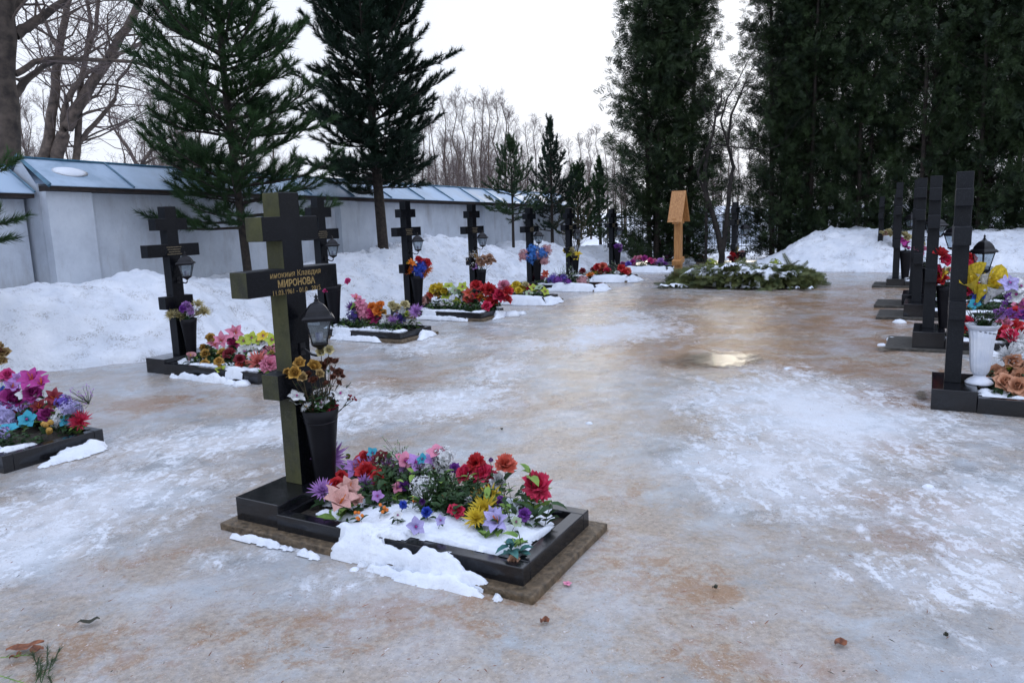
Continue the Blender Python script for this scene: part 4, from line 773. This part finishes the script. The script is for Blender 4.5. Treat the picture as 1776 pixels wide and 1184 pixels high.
for k_, c_, x, y, r, lab in (('hydrangea', 'limegreen', 1234, 461, 12, 'large yellow green bloom at the left of the fir covered grave'), ('hydrangea', 'limegreen', 1343, 461, 12, 'large yellow green bloom at the right of the fir covered grave'), ('rose', 'pinkred', 1305, 463, 5, 'single crimson rose on the middle of the fir covered grave'), ('rose', 'coral', 1370, 468, 6, 'coral rose at the right end of the fir covered grave'), ('rose', 'coral', 1329, 470, 5, 'small coral rose left of the right yellow green bloom'), ('rose', 'darkred', 1352, 471, 5, 'dark red rose between the yellow green bloom and coral rose'), ('hydrangea', 'yellow', 1226, 468, 8, 'small yellow bloom under the left yellow green bloom')):
    P0 = atd(x, y, float(np.hypot(*gp(x, 487, 0)[:2])) + .75); th_ = thing('artificial_flower', lab, 'flower', (P0[0], P0[1], .1)); o = link('blossom', fmesh(k_, c_, 1), th_); rad = r / F_PX * np.linalg.norm(P0 - CAM); o.scale = (rad,) * 3; o.location = (0, 0, P0[2] - .1); o.rotation_mode = 'QUATERNION'; o.rotation_quaternion = head_rot(q, P0)
    b = MB(); leafy(b, (0, 0, 0), (0, 0, P0[2] - .1), q, 0, 1, 4, .06); b.build('stem', [STEM, LEAFL], th_)
# ------------------------------------------------------------------ pines
def needle_tpl(seed, n=30, L=.085, wd=.0035, shoot=.10, back=0.5):
    r = np.random.RandomState(seed); V = []; T = []
    for i in range(n):
        z = r.uniform(0, shoot); a = r.uniform(0, 6.283); sp_ = r.uniform(.25, .95); d = np.array([math.cos(a) * sp_, math.sin(a) * sp_, 1.0]); d /= np.linalg.norm(d)
        u = np.cross(d, r.normal(size=3)); u *= wd / np.linalg.norm(u); p0 = np.array([0, 0, z]); l_ = L * r.uniform(.7, 1.1); k = len(V)
        V += [p0 - u, p0 + u, p0 + d * l_]; T.append((k, k + 1, k + 2))
    return np.array(V), np.array(T)
def pine(name, P, H, Rmax, z0, r0, seed, label, needle, whorl=.36, nb=5, up_lo=5, up_hi=48, tuft=(40, .13, .0045, .13), twstep=.085, prof=None, lean=0, density=1.0, group=None):
    q = random.Random(seed); th = thing(name, label, 'pine tree', P, 0, group); b = MB(); pts = []; k = 9
    lx, ly = q.uniform(-.1, .1), q.uniform(-.1, .1)
    def cen(z): s_ = z / H; return Vector((lx * math.sin(s_ * 3), ly * math.sin(s_ * 2.4) + lean * z, z))
    b.tube([cen(H * i / k) - Vector((0, 0, .3 if i == 0 else 0)) for i in range(k + 1)], [r0 * (1 - i / k) ** .85 + .008 for i in range(k + 1)], 9); b.build('trunk', BARK, th, True)
    bm_ = MB(); TP = []; TD = []; z = z0
    while z < H - .15:
        s_ = (z - z0) / (H - z0); L0 = Rmax * (prof(s_) if prof else (1 - s_) ** .8 * (1.0 if s_ > .12 else .8 + s_ * 1.6)) + .10
        m_ = nb + q.randint(-1, 1); a0 = q.uniform(0, 6.28)
        for i in range(m_):
            az = a0 + 6.283 * i / m_ + q.uniform(-.35, .35); L = L0 * q.uniform(.62, 1.12); el = R(up_lo + (up_hi - up_lo) * s_ + q.uniform(-9, 9)); zb = z + q.uniform(-.12, .12)
            p0 = cen(max(.3, zb)); pl = [p0]; st = 6; dirs = []; e_ = el
            for j in range(st):
                d = Vector((math.cos(az) * math.cos(e_), math.sin(az) * math.cos(e_), math.sin(e_))); dirs.append(d); pl.append(pl[-1] + d * L / st); e_ += R(q.uniform(2, 13)) - (R(9) if j < 2 and s_ < .35 else 0); az += q.uniform(-.10, .10)
            bm_.tube(pl, [max(.004, .016 * L * (1 - j / st) + .003) for j in range(st + 1)], 4, 0, False)
            u = .22 * L; side = 1
            while u < L:
                j = min(st - 1, int(u / L * st)); pp = pl[j].lerp(pl[j + 1], u / L * st - j); d = dirs[j]; lat = d.cross(Vector((0, 0, 1))).normalized() * side
                tl = (.42 * (L - u) + .13) * q.uniform(.6, 1.15); td = (d * .75 + lat * q.uniform(.5, .95) + Vector((0, 0, q.uniform(-.15, .75)))).normalized()
                n_t = max(1, int(tl / .115 * density)); c = pp
                for w_ in range(n_t):
                    td2 = (td + Vector((0, 0, .10 * w_)) + Vector((q.uniform(-.18, .18), q.uniform(-.18, .18), q.uniform(-.15, .15)))).normalized(); TP.append(c); TD.append(td2); c = c + td2 * .115
                    if w_ and q.random() < .55: TP.append(c); TD.append((td2 + lat * q.uniform(-1.2, 1.2) + Vector((0, 0, .25))).normalized())
                bm_.tube([pp, c], [.005, .0025], 3, 0, False); side = -side; u += twstep * q.uniform(.7, 1.2)
            for w_ in range(3): TP.append(pl[-1] - dirs[-1] * .1 * w_); TD.append(dirs[-1] + Vector((q.uniform(-.2, .2), q.uniform(-.2, .2), .1)))
        z += whorl * q.uniform(.75, 1.2) * (1 - .35 * s_)
    for w_ in range(5): TP.append(cen(H - .1 * w_)); TD.append(Vector((q.uniform(-.2, .2), q.uniform(-.2, .2), 1)))
    TP, TD = np.array([tuple(x) for x in TP]), np.array([tuple(x) for x in TD]); rs = np.random.RandomState(seed); grp = rs.randint(0, 3, len(TP)); VV = []; TT = []; off = 0
    for gi in range(3):
        tv, tt = needle_tpl(seed * 3 + gi, *tuft); mk = grp == gi
        V, T = scatter(tv, tt, orient(TD[mk], rs.uniform(0, 6.28, mk.sum())), TP[mk], rs.uniform(.8, 1.2, mk.sum())); VV.append(V); TT.append(T + off); off += len(V)
    bv = np.array(bm_.v); V = np.vstack(VV + [bv]); T = np.vstack(TT); bf = np.array(bm_.f); T2 = np.vstack([bf[:, [0, 1, 2]], bf[:, [0, 2, 3]]]) + off
    me = npmesh('crown', V, np.vstack([T, T2]), [needle, BARK], np.r_[np.zeros(len(T)), np.ones(len(T2))]); link('crown', me, th); return th
def onbank(x, nn):  # point of the bank seen in pixel column x on the line n = nn
    best = min(np.arange(0, 30, .05), key=lambda a: abs(pxx(G(nn, a, .8)) - x)); return G(nn, best, bz(nn, best) - .05)
def pxx(P): d = P - CAM; return 888 + F_PX * (d @ RT) / (d @ fwd)
pine('pine_tree', onbank(430, -6.9), 8.4, 1.75, .95, .066, 31, 'large long needled pine with drooping lower bough behind the front cross', NEEDLE, .34, 7, 8, 50, (42, .15, .0045, .14), .105, prof=lambda s_: .95 * (1 - s_) ** .42 * (.85 if s_ < .08 else 1))
pine('pine_tree', onbank(667, -6.95), 7.9, 1.62, 1.30, .11, 32, 'tall dark dense pine with thick trunk beside the blue and orange bouquet', NEEDLEB, .29, 7, 4, 52, (46, .14, .0055, .14), .085, prof=lambda s_: (.78 + .5 * s_ if s_ < .4 else .98 - .1 * (s_ - .4) if s_ < .55 else .97 * (1 - (s_ - .55) / .45) ** .75))
pine('pine_tree', onbank(891, -7.0), 2.95, 1.0, .9, .035, 33, 'slim young light green pine with bare lower trunk before the wall', NEEDLEL, .30, 5, 5, 50, (34, .10, .006, .11), .11)
pine('pine_tree', onbank(958, -7.3), 3.9, 1.1, .8, .05, 34, 'dark pointed pine right of the slim light green pine', NEEDLEB, .30, 6, 15, 60, (34, .10, .007, .11), .10)
pine('pine_tree', onbank(1003, -7.1), 2.7, 1.2, .4, .05, 35, 'bushy low pine behind the yellow bouquet cross', NEEDLE, .28, 6, 15, 55, (34, .10, .008, .11), .10)
pine('pine_tree', onbank(1042, -7.4), 3.2, .8, .5, .05, 36, 'narrow pine between the bushy pine and the tall thuja', NEEDLE, .28, 6, 25, 62, (34, .10, .008, .11), .10)
pine('pine_tree', G(-6.6, .85, .75), 4.8, 1.5, 1.0, .08, 37, 'pine mostly outside the left edge, only bough tips showing', NEEDLE, .40, 5, 0, 40)
# ------------------------------------------------------------------ thujas
def spray_tpl(seed):
    r = np.random.RandomState(seed); V = []; T = []
    def leaf(p0, d, L, wd):
        d = d / np.linalg.norm(d); u = np.cross(d, np.array([0, 1, .25 * r.normal()])); u *= wd / np.linalg.norm(u); k = len(V); V.extend([p0, p0 + d * L * .5 + u, p0 + d * L, p0 + d * L * .5 - u]); T.append((k, k + 1, k + 2, k + 3))
    for i in range(12):
        s_ = i / 11; p0 = np.array([0, .012 * r.normal(), s_ * .16]); sd = -1 if i % 2 else 1; L = .085 * (1 - .5 * s_); leaf(p0, np.array([sd * .8, .3 * r.normal(), .8]), L, .0075)
        leaf(p0 + np.array([sd * .03, .01 * r.normal(), .03]), np.array([sd * .25, .3 * r.normal(), 1]), L * .8, .0065)
    leaf(np.array([0, 0, .16]), np.array([0, 0, 1.]), .05, .007); return np.array(V), np.array(T)
def thuja(P, H, Rb, seed, label, dist_px, nbr=345, per=41, z0=.35, crown_me=None):
    q = random.Random(seed); th = thing('thuja_tree', label, 'thuja', P, q.uniform(0, 6)); rs = np.random.RandomState(seed)
    if crown_me: link('crown', crown_me[0], th); link('trunk', crown_me[1], th); return th
    b = MB(); forks = 2 if seed % 2 else 3; ps = []
    for f_ in range(forks):
        a = 6.283 * f_ / forks; ps.append([Vector((.12 * math.cos(a) * (1 + z * .25), .12 * math.sin(a) * (1 + z * .25), z)) for z in np.linspace(0, H * .93, 7)])
        b.tube(ps[-1], [.075 * (1 - i / 7) + .008 for i in range(7)], 7)
    tr_ = b.mesh('trunk', [BARK], True); link('trunk', tr_, th)
    TP, TD = [], []; bb = MB()
    for i in range(nbr):
        s_ = (i + q.random()) / nbr; s_ = s_ ** .85; z = z0 + (H - z0) * s_; r_ = Rb * ((1 - s_) ** .85) * (min(1, .72 + s_ * 2.2)) * q.uniform(.40, 1.16) + .05; a = q.uniform(0, 6.283)
        st = Vector((0, 0, max(.2, z - r_ * .55))); en = Vector((r_ * math.cos(a), r_ * math.sin(a), z)); bb.tube([st, (st + en) / 2 - Vector((0, 0, .08)), en], [.014, .010, .004], 3, 0, False)
        od = Vector((math.cos(a), math.sin(a), 0)); cl = q.uniform(.15, .27)
        for k in range(per):
            u = q.random() ** .6; c = st.lerp(en, .12 + .93 * u) + Vector((q.gauss(0, cl * .55), q.gauss(0, cl * .55), q.gauss(0, cl * .6))); TP.append(c); TD.append(od * q.uniform(.2, 1) + Vector((q.uniform(-.7, .7), q.uniform(-.7, .7), q.uniform(-.7, .9))))
    TP, TD = np.array([tuple(x) for x in TP]), np.array([tuple(x) for x in TD]); tv, tt = spray_tpl(seed)
    V, T = scatter(tv, tt, orient(TD, rs.uniform(0, 6.28, len(TP))), TP, rs.uniform(.8, 1.4, len(TP))); bf = np.array(bb.f)
    me = npmesh('crown', np.vstack([V, np.array(bb.v)]), np.vstack([T, bf + len(V)]), [THUJA, BARK], np.r_[np.zeros(len(T)), np.ones(len(bf))]); link('crown', me, th); th['m'] = 0; del th['m']
    return th, (me, tr_)
def gd(x, dist): P0 = atd(x, 400, dist); P0 = P0.copy(); P0[2] = -.05; return P0
t1, m1 = thuja(gd(1133, 24.2), 13.5, 1.75, 41, 'left half of the tall double thuja standing free beside the sky gap', 0, 460, 42)
t2, m2_ = thuja(gd(1186, 24.6), 14.5, 1.68, 42, 'right half of the tall double thuja behind the wooden cross', 0, 460, 42)
t3, m3_ = thuja(gd(1346, 25.2), 14.0, 1.95, 43, 'leftmost thuja of the long dark row, right of the forked bare tree', 0)
TM = [m3_, m2_, m3_]
rowx = [(1366, 27.2, .9), (1402, 25.0, 1.02), (1440, 26.4, .98), (1492, 24.6, 1.05), (1545, 25.8, 1.0), (1600, 24.2, 1.06), (1650, 25.4, 1.0), (1702, 23.8, 1.05), (1752, 24.8, 1.0), (1806, 23.2, 1.04), (1870, 24.0, 1.), (1940, 23.5, 1.05)]
ordn = ['second', 'third', 'fourth', 'fifth', 'sixth', 'seventh', 'eighth', 'ninth', 'tenth', 'eleventh', 'twelfth', 'last', 'back', 'back', 'back', 'back']
for i, (x, d_, s_) in enumerate(rowx):
    lab = f'{ordn[i]} thuja counting from the left end of the long dark row' if i < 12 else 'dark thuja half hidden behind the front row of thujas'
    t0 = thuja(gd(x, d_), 11.5, 1.9, 50 + i, lab, 0, crown_me=TM[(i * 2 + 1) % 3]); t0.scale = (s_ * rng.uniform(.74, .88), s_ * .85, s_ * rng.uniform(.97, 1.06)); t0['group'] = 'thujas of the long dark row' if i < 12 else 'thujas behind the long row'
t3['group'] = 'thujas of the long dark row'
# ------------------------------------------------------------------ bare trees
def grow(b, p, d, L, r, lv, q, sides, gn=.35, up=.12, tw=None, bm=0, tm=1, minr=.003):
    n = 4 if lv > 0 else 3; pts = [p]; rads = [r]; dd = d.copy()
    for i in range(n):
        dd = (dd + Vector((q.uniform(-gn, gn), q.uniform(-gn, gn), q.uniform(-gn, gn) + up))).normalized(); pts.append(pts[-1] + dd * L / n); rads.append(max(minr, r * (1 - .75 * (i + 1) / n)))
    b.tube(pts, rads, max(3, sides), bm if r > .02 else tm, False)
    if lv <= 0: return
    k = {3: 7, 2: 6, 1: 5}.get(lv, 5)
    for i in range(k):
        s_ = q.uniform(.25, 1.); j = min(n - 1, int(s_ * n)); pp = pts[j].lerp(pts[j + 1], s_ * n - j); ax = (pts[j + 1] - pts[j]).normalized()
        lat = ax.cross(Vector((q.uniform(-1, 1), q.uniform(-1, 1), q.uniform(-1, 1)))).normalized(); nd_ = (ax * .75 + lat * q.uniform(.5, .9)).normalized()
        grow(b, pp, nd_, L * q.uniform(.4, .62), max(minr, rads[j] * .5), lv - 1, q, sides - 1, gn, up, tw, bm, tm, minr)
def bare_far(seed, H, spread=.5):
    q = random.Random(seed); t0 = MB(); c = MB(); pts = [Vector((q.uniform(-.1, .1) * i * .4, q.uniform(-.1, .1) * i * .4, H * i / 7)) for i in range(8)]; rad = [.10 * (1 - i / 7.6) + .006 for i in range(8)]
    t0.tube(pts, rad, 6)
    for i in range(26):
        s_ = q.uniform(.2, .98); j = min(6, int(s_ * 7)); p = pts[j].lerp(pts[j + 1], s_ * 7 - j); a = q.uniform(0, 6.28); L = H * .24 * (1.15 - s_) * q.uniform(.7, 1.2) + .25
        grow(c, p, Vector((math.cos(a) * spread, math.sin(a) * spread, .85)).normalized(), L, .026 * (1.1 - s_) + .008, 2, q, 4, .28, .10, minr=.0045)
    return t0.mesh('trunk', [BARKB]), c.mesh('crown', [BARKB, TWIG])
BF = [bare_far(60 + i, 9, .24 + .10 * (i % 3)) for i in range(5)]
def put_bare(P0, H, i, label, group):
    th = thing('bare_tree', label, 'bare tree', P0, rng.uniform(0, 6.28), group); tm, cm = BF[i % 5]; link('trunk', tm, th); link('crown', cm, th); s_ = H / 9; th.scale = (s_ * rng.uniform(.85, 1.1), s_ * rng.uniform(.85, 1.1), s_)
def treetop(x, y, dist): return CAMZ + (ray(x, y)[2] / math.hypot(*ray(x, y)[:2])) * dist
mid = [(760, 190, 44), (778, 175, 46), (797, 162, 43), (812, 175, 47), (826, 172, 44), (840, 162, 46), (853, 166, 43), (866, 170, 47), (880, 176, 44), (893, 192, 46), (905, 215, 48), (918, 220, 46), (932, 205, 50), (945, 222, 48), (958, 232, 50), (972, 240, 48), (990, 245, 52), (1008, 238, 50), (1025, 228, 49), (1040, 222, 51), (1054, 236, 50), (1068, 240, 52), (1085, 235, 50), (740, 185, 47), (715, 180, 45), (690, 190, 46)]
for i, (x, y, d_) in enumerate(mid): put_bare(gd(x, d_), treetop(x, y, d_), i, 'slender leafless tree in the far wood between the big pine and the thuja', 'bare trees of the far wood beyond the wall')
for i in range(24):
    x = rng.uniform(700, 1090); d_ = rng.uniform(55, 66); put_bare(gd(x, d_), treetop(x, 262 if x > 900 else 225, d_) * rng.uniform(.85, 1.05), i, 'slender leafless tree in the far wood between the big pine and the thuja', 'bare trees of the far wood beyond the wall')
for i in range(24):
    x = rng.uniform(-40, 600); d_ = rng.uniform(30, 50); put_bare(gd(x, d_), treetop(x, rng.uniform(120, 210), d_), i, 'thin leafless tree in the brown thicket behind the blue wall roof', 'bare trees behind the blue roofed wall')
for i, (x, y, d_) in enumerate([(1222, 235, 46), (1236, 225, 50), (1250, 240, 47), (1264, 215, 52), (1280, 235, 50), (1245, 260, 60), (1270, 255, 62), (1215, 250, 60), (1300, 240, 55)]): put_bare(gd(x, d_), treetop(x, y, d_), i, 'thin leafless tree seen through the gap between the thujas', 'bare trees in the gap between the thujas')
def limb_tree(limbs, dist, label, seed, base, lv=2, bark=BARKB, cb=None, dens=.6):
    q = random.Random(seed); P0 = base.copy(); P0[2] = 0; th = thing('bare_tree', label, 'bare tree', P0); b = MB(); c = MB(); O = Vector(P0)
    for li, (pts, r0, r1) in enumerate(limbs):
        dz = q.uniform(-1.2, 1.2) if li else 0; W = []
        for i, (x, y) in enumerate(pts): W.append(Vector(atd(x, y, dist + dz * i / len(pts))) - O)
        if li == 0 or pts[0][1] > 255: W.insert(0, Vector((W[0].x, W[0].y, -.1)))
        k = dist / F_PX; n = len(W); rad = [(r0 + (r1 - r0) * i / (n - 1)) * k for i in range(n)]
        # smooth the polyline a little
        S = []; RR = []
        for i in range(n - 1):
            for s_ in (0, .33, .66): S.append(W[i].lerp(W[i + 1], s_) + Vector((q.uniform(-1, 1), q.uniform(-1, 1), q.uniform(-1, 1))) * rad[i] * .2); RR.append(rad[i] + (rad[i + 1] - rad[i]) * s_)
        S.append(W[-1]); RR.append(rad[-1]); (b if r0 > 5 else c).tube(S, RR, 9 if r0 > 5 else 6, 0, True)
        m_ = len(S)
        for i in range(int(m_ * dens)):
            j = q.randint(m_ // 4, m_ - 2)
            if S[j].z < 2.8: continue
            ax = (S[j + 1] - S[j]).normalized(); lat = ax.cross(Vector((q.uniform(-1, 1), q.uniform(-1, 1), q.uniform(-1, 1)))).normalized()
            grow(c, S[j], (ax * .5 + lat + Vector((0, 0, .15))).normalized(), q.uniform(.9, 2.2), max(.010, min(.03, RR[j] * .3)), 1 if i % 3 else lv, q, 4, .45, .06, minr=.0035)
        grow(c, S[-1], (S[-1] - S[-2]).normalized(), 1.8, RR[-1], lv, q, 5, .4, .05, minr=.0045)
    b.build('trunk', bark, th, True); c.build('crown', [cb or BARKB, cb or TWIG], th)
BARKF = noisy('blackish_bark', (.006, .005, .005), (.03, .024, .02), 5, .9, .8, .03)  # nearly black bark, for the forked tree in the gap
BARKD = noisy('dark_bark', (.025, .019, .016), (.09, .068, .053), 5, .9, .8, .03)
limb_tree([([(8, 300), (5, 180), (3, 60), (6, -80)], 22, 15), ([(24, 58), (45, 48), (70, 34), (105, 5), (135, -25)], 8, 4), ([(26, 130), (60, 108), (100, 101), (170, 104), (235, 108), (262, 118)], 5, 2), ([(26, 165), (48, 138), (70, 118), (95, 108)], 6, 3), ([(14, 20), (50, -10), (80, -30)], 7, 4)], 17, 'massive dark leafless trunk at the left edge with one long sideways limb', 91, gd(14, 17), bark=BARKD)
limb_tree([([(75, 275), (88, 225), (95, 150), (103, 90), (113, 30), (125, -30)], 9, 4), ([(98, 275), (110, 232), (128, 200), (150, 160), (178, 118), (200, 80), (232, 30), (252, -20)], 10.5, 5), ([(132, 278), (135, 230), (140, 140), (150, 90), (166, 50), (172, -10)], 6, 2.5), ([(136, 250), (152, 228), (178, 200), (200, 172), (204, 140), (222, 120)], 4, 2), ([(110, 232), (114, 185), (130, 150), (150, 128), (195, 100)], 6, 2), ([(178, 118), (205, 95), (240, 78), (262, 60)], 4, 2), ([(103, 90), (88, 60), (62, 0)], 4, 2), ([(150, 90), (158, 40), (150, -10)], 4, 2)], 21, 'leaning multi stemmed leafless tree behind the blue roof, stems fanning right', 92, gd(100, 21))
limb_tree([([(240, 290), (262, 262), (290, 240), (330, 225)], 4, 2), ([(240, 290), (225, 262), (205, 235)], 4, 2), ([(240, 290), (268, 275), (310, 268)], 3, 1.5)], 24, 'low spreading leafless tree just above the wall roof ridge', 93, gd(240, 24))
# forked bare tree in the gap, twiggy shrub by the yellow bouquet cross
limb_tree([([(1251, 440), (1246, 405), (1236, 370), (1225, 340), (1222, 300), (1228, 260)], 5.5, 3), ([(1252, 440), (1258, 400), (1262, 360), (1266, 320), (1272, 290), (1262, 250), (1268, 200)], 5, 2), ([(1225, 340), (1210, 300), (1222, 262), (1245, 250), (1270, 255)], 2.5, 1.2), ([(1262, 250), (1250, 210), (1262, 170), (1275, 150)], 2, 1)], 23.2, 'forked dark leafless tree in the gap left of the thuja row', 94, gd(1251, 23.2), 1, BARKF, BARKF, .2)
q = random.Random(12); th = thing('twiggy_shrub', 'bare twiggy shrub standing between the bushy pine and the yellow bouquet', 'shrub', onbank(992, -6.0) + np.array([0, 0, -.1])); b = MB()
for i in range(16): a = q.uniform(0, 6.28); grow(b, Vector((.05 * math.cos(a), .05 * math.sin(a), 0)), Vector((math.cos(a) * .35, math.sin(a) * .35, 1)).normalized(), q.uniform(1.0, 1.8), .011, 1, q, 3, .2, .1, minr=.003)
b.build('branches', [DRY, DRY], th)
# ------------------------------------------------------------------ iron fence and snowy shed in the background
fe = thing('iron_fence', 'black iron railing fence behind the graves and thujas', 'fence', (0, 0, 0)); FA = gd(1040, 30); FB = gd(1960, 27.5)
Lf = np.linalg.norm(FB - FA); ud = (FB - FA) / Lf; b = MB(); pb = MB(); nbar = int(Lf / .16)
for i in range(nbar + 1):
    p0 = FA + ud * (Lf * i / nbar)
    if i % 16 == 0: q0 = MB(); q0.tube([tuple(p0), tuple(p0 + np.array([0, 0, 1.75]))], .035, 5); q0.build('fence_post', METAL, fe)
    else: b.tube([tuple(p0 + np.array([0, 0, .15])), tuple(p0 + np.array([0, 0, 1.5]))], .010, 4)
b.build('pales', METAL, fe)
for z in (.35, 1.2, 1.45): b = MB(); b.tube([tuple(FA + np.array([0, 0, z])), tuple(FB + np.array([0, 0, z]))], .018, 4); b.build('rail', METAL, fe)
b = MB(); sh = thing('shed', 'small pale shed with snow covered ribbed roof beyond the iron fence', 'shed', gd(1256, 40), R(8))
b.box(-1.15, 1.15, -1.5, 1.5, 0, 1.35); b.build('walls', WALL, sh)
b = MB(); b.add([(-1.3, -1.65, 1.30), (1.3, -1.65, 1.30), (1.3, 0, 1.78), (-1.3, 0, 1.78), (-1.3, 1.65, 1.30), (1.3, 1.65, 1.30)], [(0, 1, 2, 3), (3, 2, 5, 4), (0, 3, 4), (1, 5, 2), (0, 4, 5, 1)]); b.build('roof', SNOW, sh)
b = MB()
for i in range(9): x = -1.25 + i * .3125; b.tube([(x, -1.67, 1.32), (x, 0, 1.80)], .018, 4)
b.build('roof_rib', METAL, sh)
b = MB(); b.box(-.75, -.35, -1.53, -1.502, .05, 1.1); b.build('door', SOFF, sh)
# ------------------------------------------------------------------ litter on the ice
q = random.Random(2); P0 = gp(78, 1155, .012); b = MB()
for k in range(9):
    x0, y0 = q.uniform(58, 92), q.uniform(1150, 1190); fir_sprig(b, Vector(gp(x0, y0, .015) - P0), Vector(gp(x0 + q.uniform(-8, 26), y0 - q.uniform(14, 40), q.uniform(.02, .05)) - P0), q, 0, .030, 60)
b.v = [(x, y, max(z, -.008)) for x, y, z in b.v]
o = b.build('fir_sprig', [NEEDLEL]); o.location = tuple(map(float, P0)); tag(o, 'broken green fir sprig on the ice in the bottom left corner', 'fir sprig')
P0 = gp(10, 1180, .015); b = MB(); fir_sprig(b, Vector(gp(-20, 1165, .012) - P0), Vector(gp(42, 1184, .02) - P0), q, 0, .03, 30); fir_sprig(b, Vector(gp(0, 1140, .012) - P0), Vector(gp(50, 1135, .02) - P0), q, 0, .03, 30)
o = b.build('fir_twig', [LEAFL]); o.location = tuple(map(float, P0)); tag(o, 'thin yellowish fir twig lying at the very left bottom edge', 'twig')
DEAD = noisy('dead_leaf', (.08, .022, .008), (.24, .08, .03), 40, .7, .3, .005); DARKL = noisy('dark_leaf', (.012, .014, .008), (.04, .04, .02), 40, .7, .3, .005)
def scrap(x, y, L, W, ang, mat, label, cat='fallen leaf'):
    P0 = gp(x, y, .010); b = MB(); sc = np.linalg.norm(P0 - CAM) / F_PX; n = 7
    v = []; f = []
    for i in range(n + 1):
        s_ = i / n; w_ = W * sc * (math.sin(math.pi * (.08 + .86 * s_)) * q.uniform(.6, 1.1)) / 2; xx = (s_ - .5) * L * sc
        for lat in (-1, 0, 1): v.append((xx, lat * w_, .006 + .008 * abs(lat) * q.uniform(.2, 1) + .006 * math.sin(s_ * 9)))
    for i in range(n):
        for k in (0, 1): f.append((i * 3 + k, i * 3 + k + 1, i * 3 + k + 4, i * 3 + k + 3))
    b.add(v, f); o = b.build(cat.replace(' ', '_'), mat); o.location = tuple(map(float, P0)); o.rotation_euler = (0, 0, ang); tag(o, label, cat)
scrap(44, 1123, 46, 22, .4, DEAD, 'long rusty leaf on the ice above the fir sprig in the corner')
scrap(64, 1128, 22, 16, -.2, DEAD, 'small rusty leaf fragment right beside the long rusty leaf')
scrap(28, 1140, 16, 14, .9, DEAD, 'dull brown seed husk beside the yellowish fir twig')
scrap(154, 1079, 30, 14, .3, DARKL, 'dark curled leaf lying alone on the ice at lower left')
scrap(945, 1078, 18, 18, .8, DEAD, 'orange brown leaf on the ice below the front grave corner')
scrap(1457, 1116, 22, 20, .5, DEAD, 'dark brown leaf lying alone on the ice at lower right')
scrap(1240, 1020, 10, 12, .5, DARKL, 'tiny dark scrap on the brown stain in the foreground ice')
scrap(1640, 1103, 8, 8, .5, DARKL, 'tiny black speck of bark near the right bottom')
scrap(870, 745, 6, 6, .5, DARKL, 'tiny black seed on the ice beyond the front grave')
b = MB(); blossom(b, 'orchid', random.Random(1)); P0 = gp(984, 1011, .012); b.v = [(x * .026, y * .026, abs(z) * .006) for x, y, z in b.v]; o = b.build('fallen_petals', [petal('pink'), petal('magenta')]); o.location = tuple(map(float, P0)); tag(o, 'pale pink petals frozen into the ice right of the front grave', 'petals')
# loose snow crumbs beside the graves
for i, (x, y, s_) in enumerate([(615, 989, 8), (1022, 735, 6), (1700, 712, 14), (1546, 590, 8), (1365, 640, 5), (890, 548, 14), (905, 545, 9), (850, 862, 4), (1610, 845, 8), (420, 668, 14), (396, 662, 10), (1760, 700, 12), (1560, 560, 9), (1530, 600, 7), (1700, 690, 9)]):
    P0 = gp(x, y, .0); r_ = s_ / F_PX * np.linalg.norm(P0 - CAM); b = MB(); b.lathe([(r_, -.005), (r_ * 1.02, r_ * .15), (r_ * .7, r_ * .5), (r_ * .2, r_ * .66)], 12, 0, (0, 0)); b.v = [(a + r_ * .35 * fbm(a * 40, b_ * 40, i), b_ + r_ * .35 * fbm(b_ * 40, a * 40, i + 3), c) for a, b_, c in b.v]
    o = b.build('snow_lump', SNOW, None, True); o.location = tuple(map(float, P0))
    tag(o, ['small snow crumb on the ice below the long side of front grave', 'single snow lump on open ice right of the front cross', 'snow lump against the curb of the nearest right grave', 'snow lump beside the second right row slab', 'small snow crumb near the long puddle', 'snow lump at the end of the red flower bed', 'smaller snow lump beyond the red flower bed end', 'snow crumb on the front grave far side', 'white snow lump on the ice at far right', 'snow lump under the curb of the grave left of front cross', 'smaller snow lump left of the bigger one by the left curb', 'snow lump at the right edge by the nearest right grave', 'snow lump beside the third right row slab', 'snow lump left of the second right row slab', 'snow lump at the foot of the white vase'][i], 'snow lump')

q = random.Random(33); b = MB()
for i in range(420):
    x, y = q.uniform(0, 1776), 500 + 684 * q.random() ** .8; P0 = gp(x, y, .018); n, a = loc(P0)
    if -.5 < n < 1.9 and -.6 < a < .7 or n > 2.9 and a > 3.3: continue
    an = q.uniform(0, 6.28); L = q.uniform(.006, .035); d = Vector((math.cos(an), math.sin(an), q.uniform(0, .15))) * L; u = Vector((-d.y, d.x, 0)).normalized() * q.uniform(.0006, .0022); c = Vector(P0)
    b.add([c - d / 2 - u, c - d / 2 + u, c + u * .5 + Vector((0, 0, .002)), c + d / 2, c - u * 1.2], [(0, 1, 2, 4), (4, 2, 3)], q.choice((0, 0, 1)))
o = b.build('needle_litter', [DEAD, DARKL]); tag(o, 'fine needles, bark crumbs and grit scattered over the yard ice', 'litter', kind='stuff')
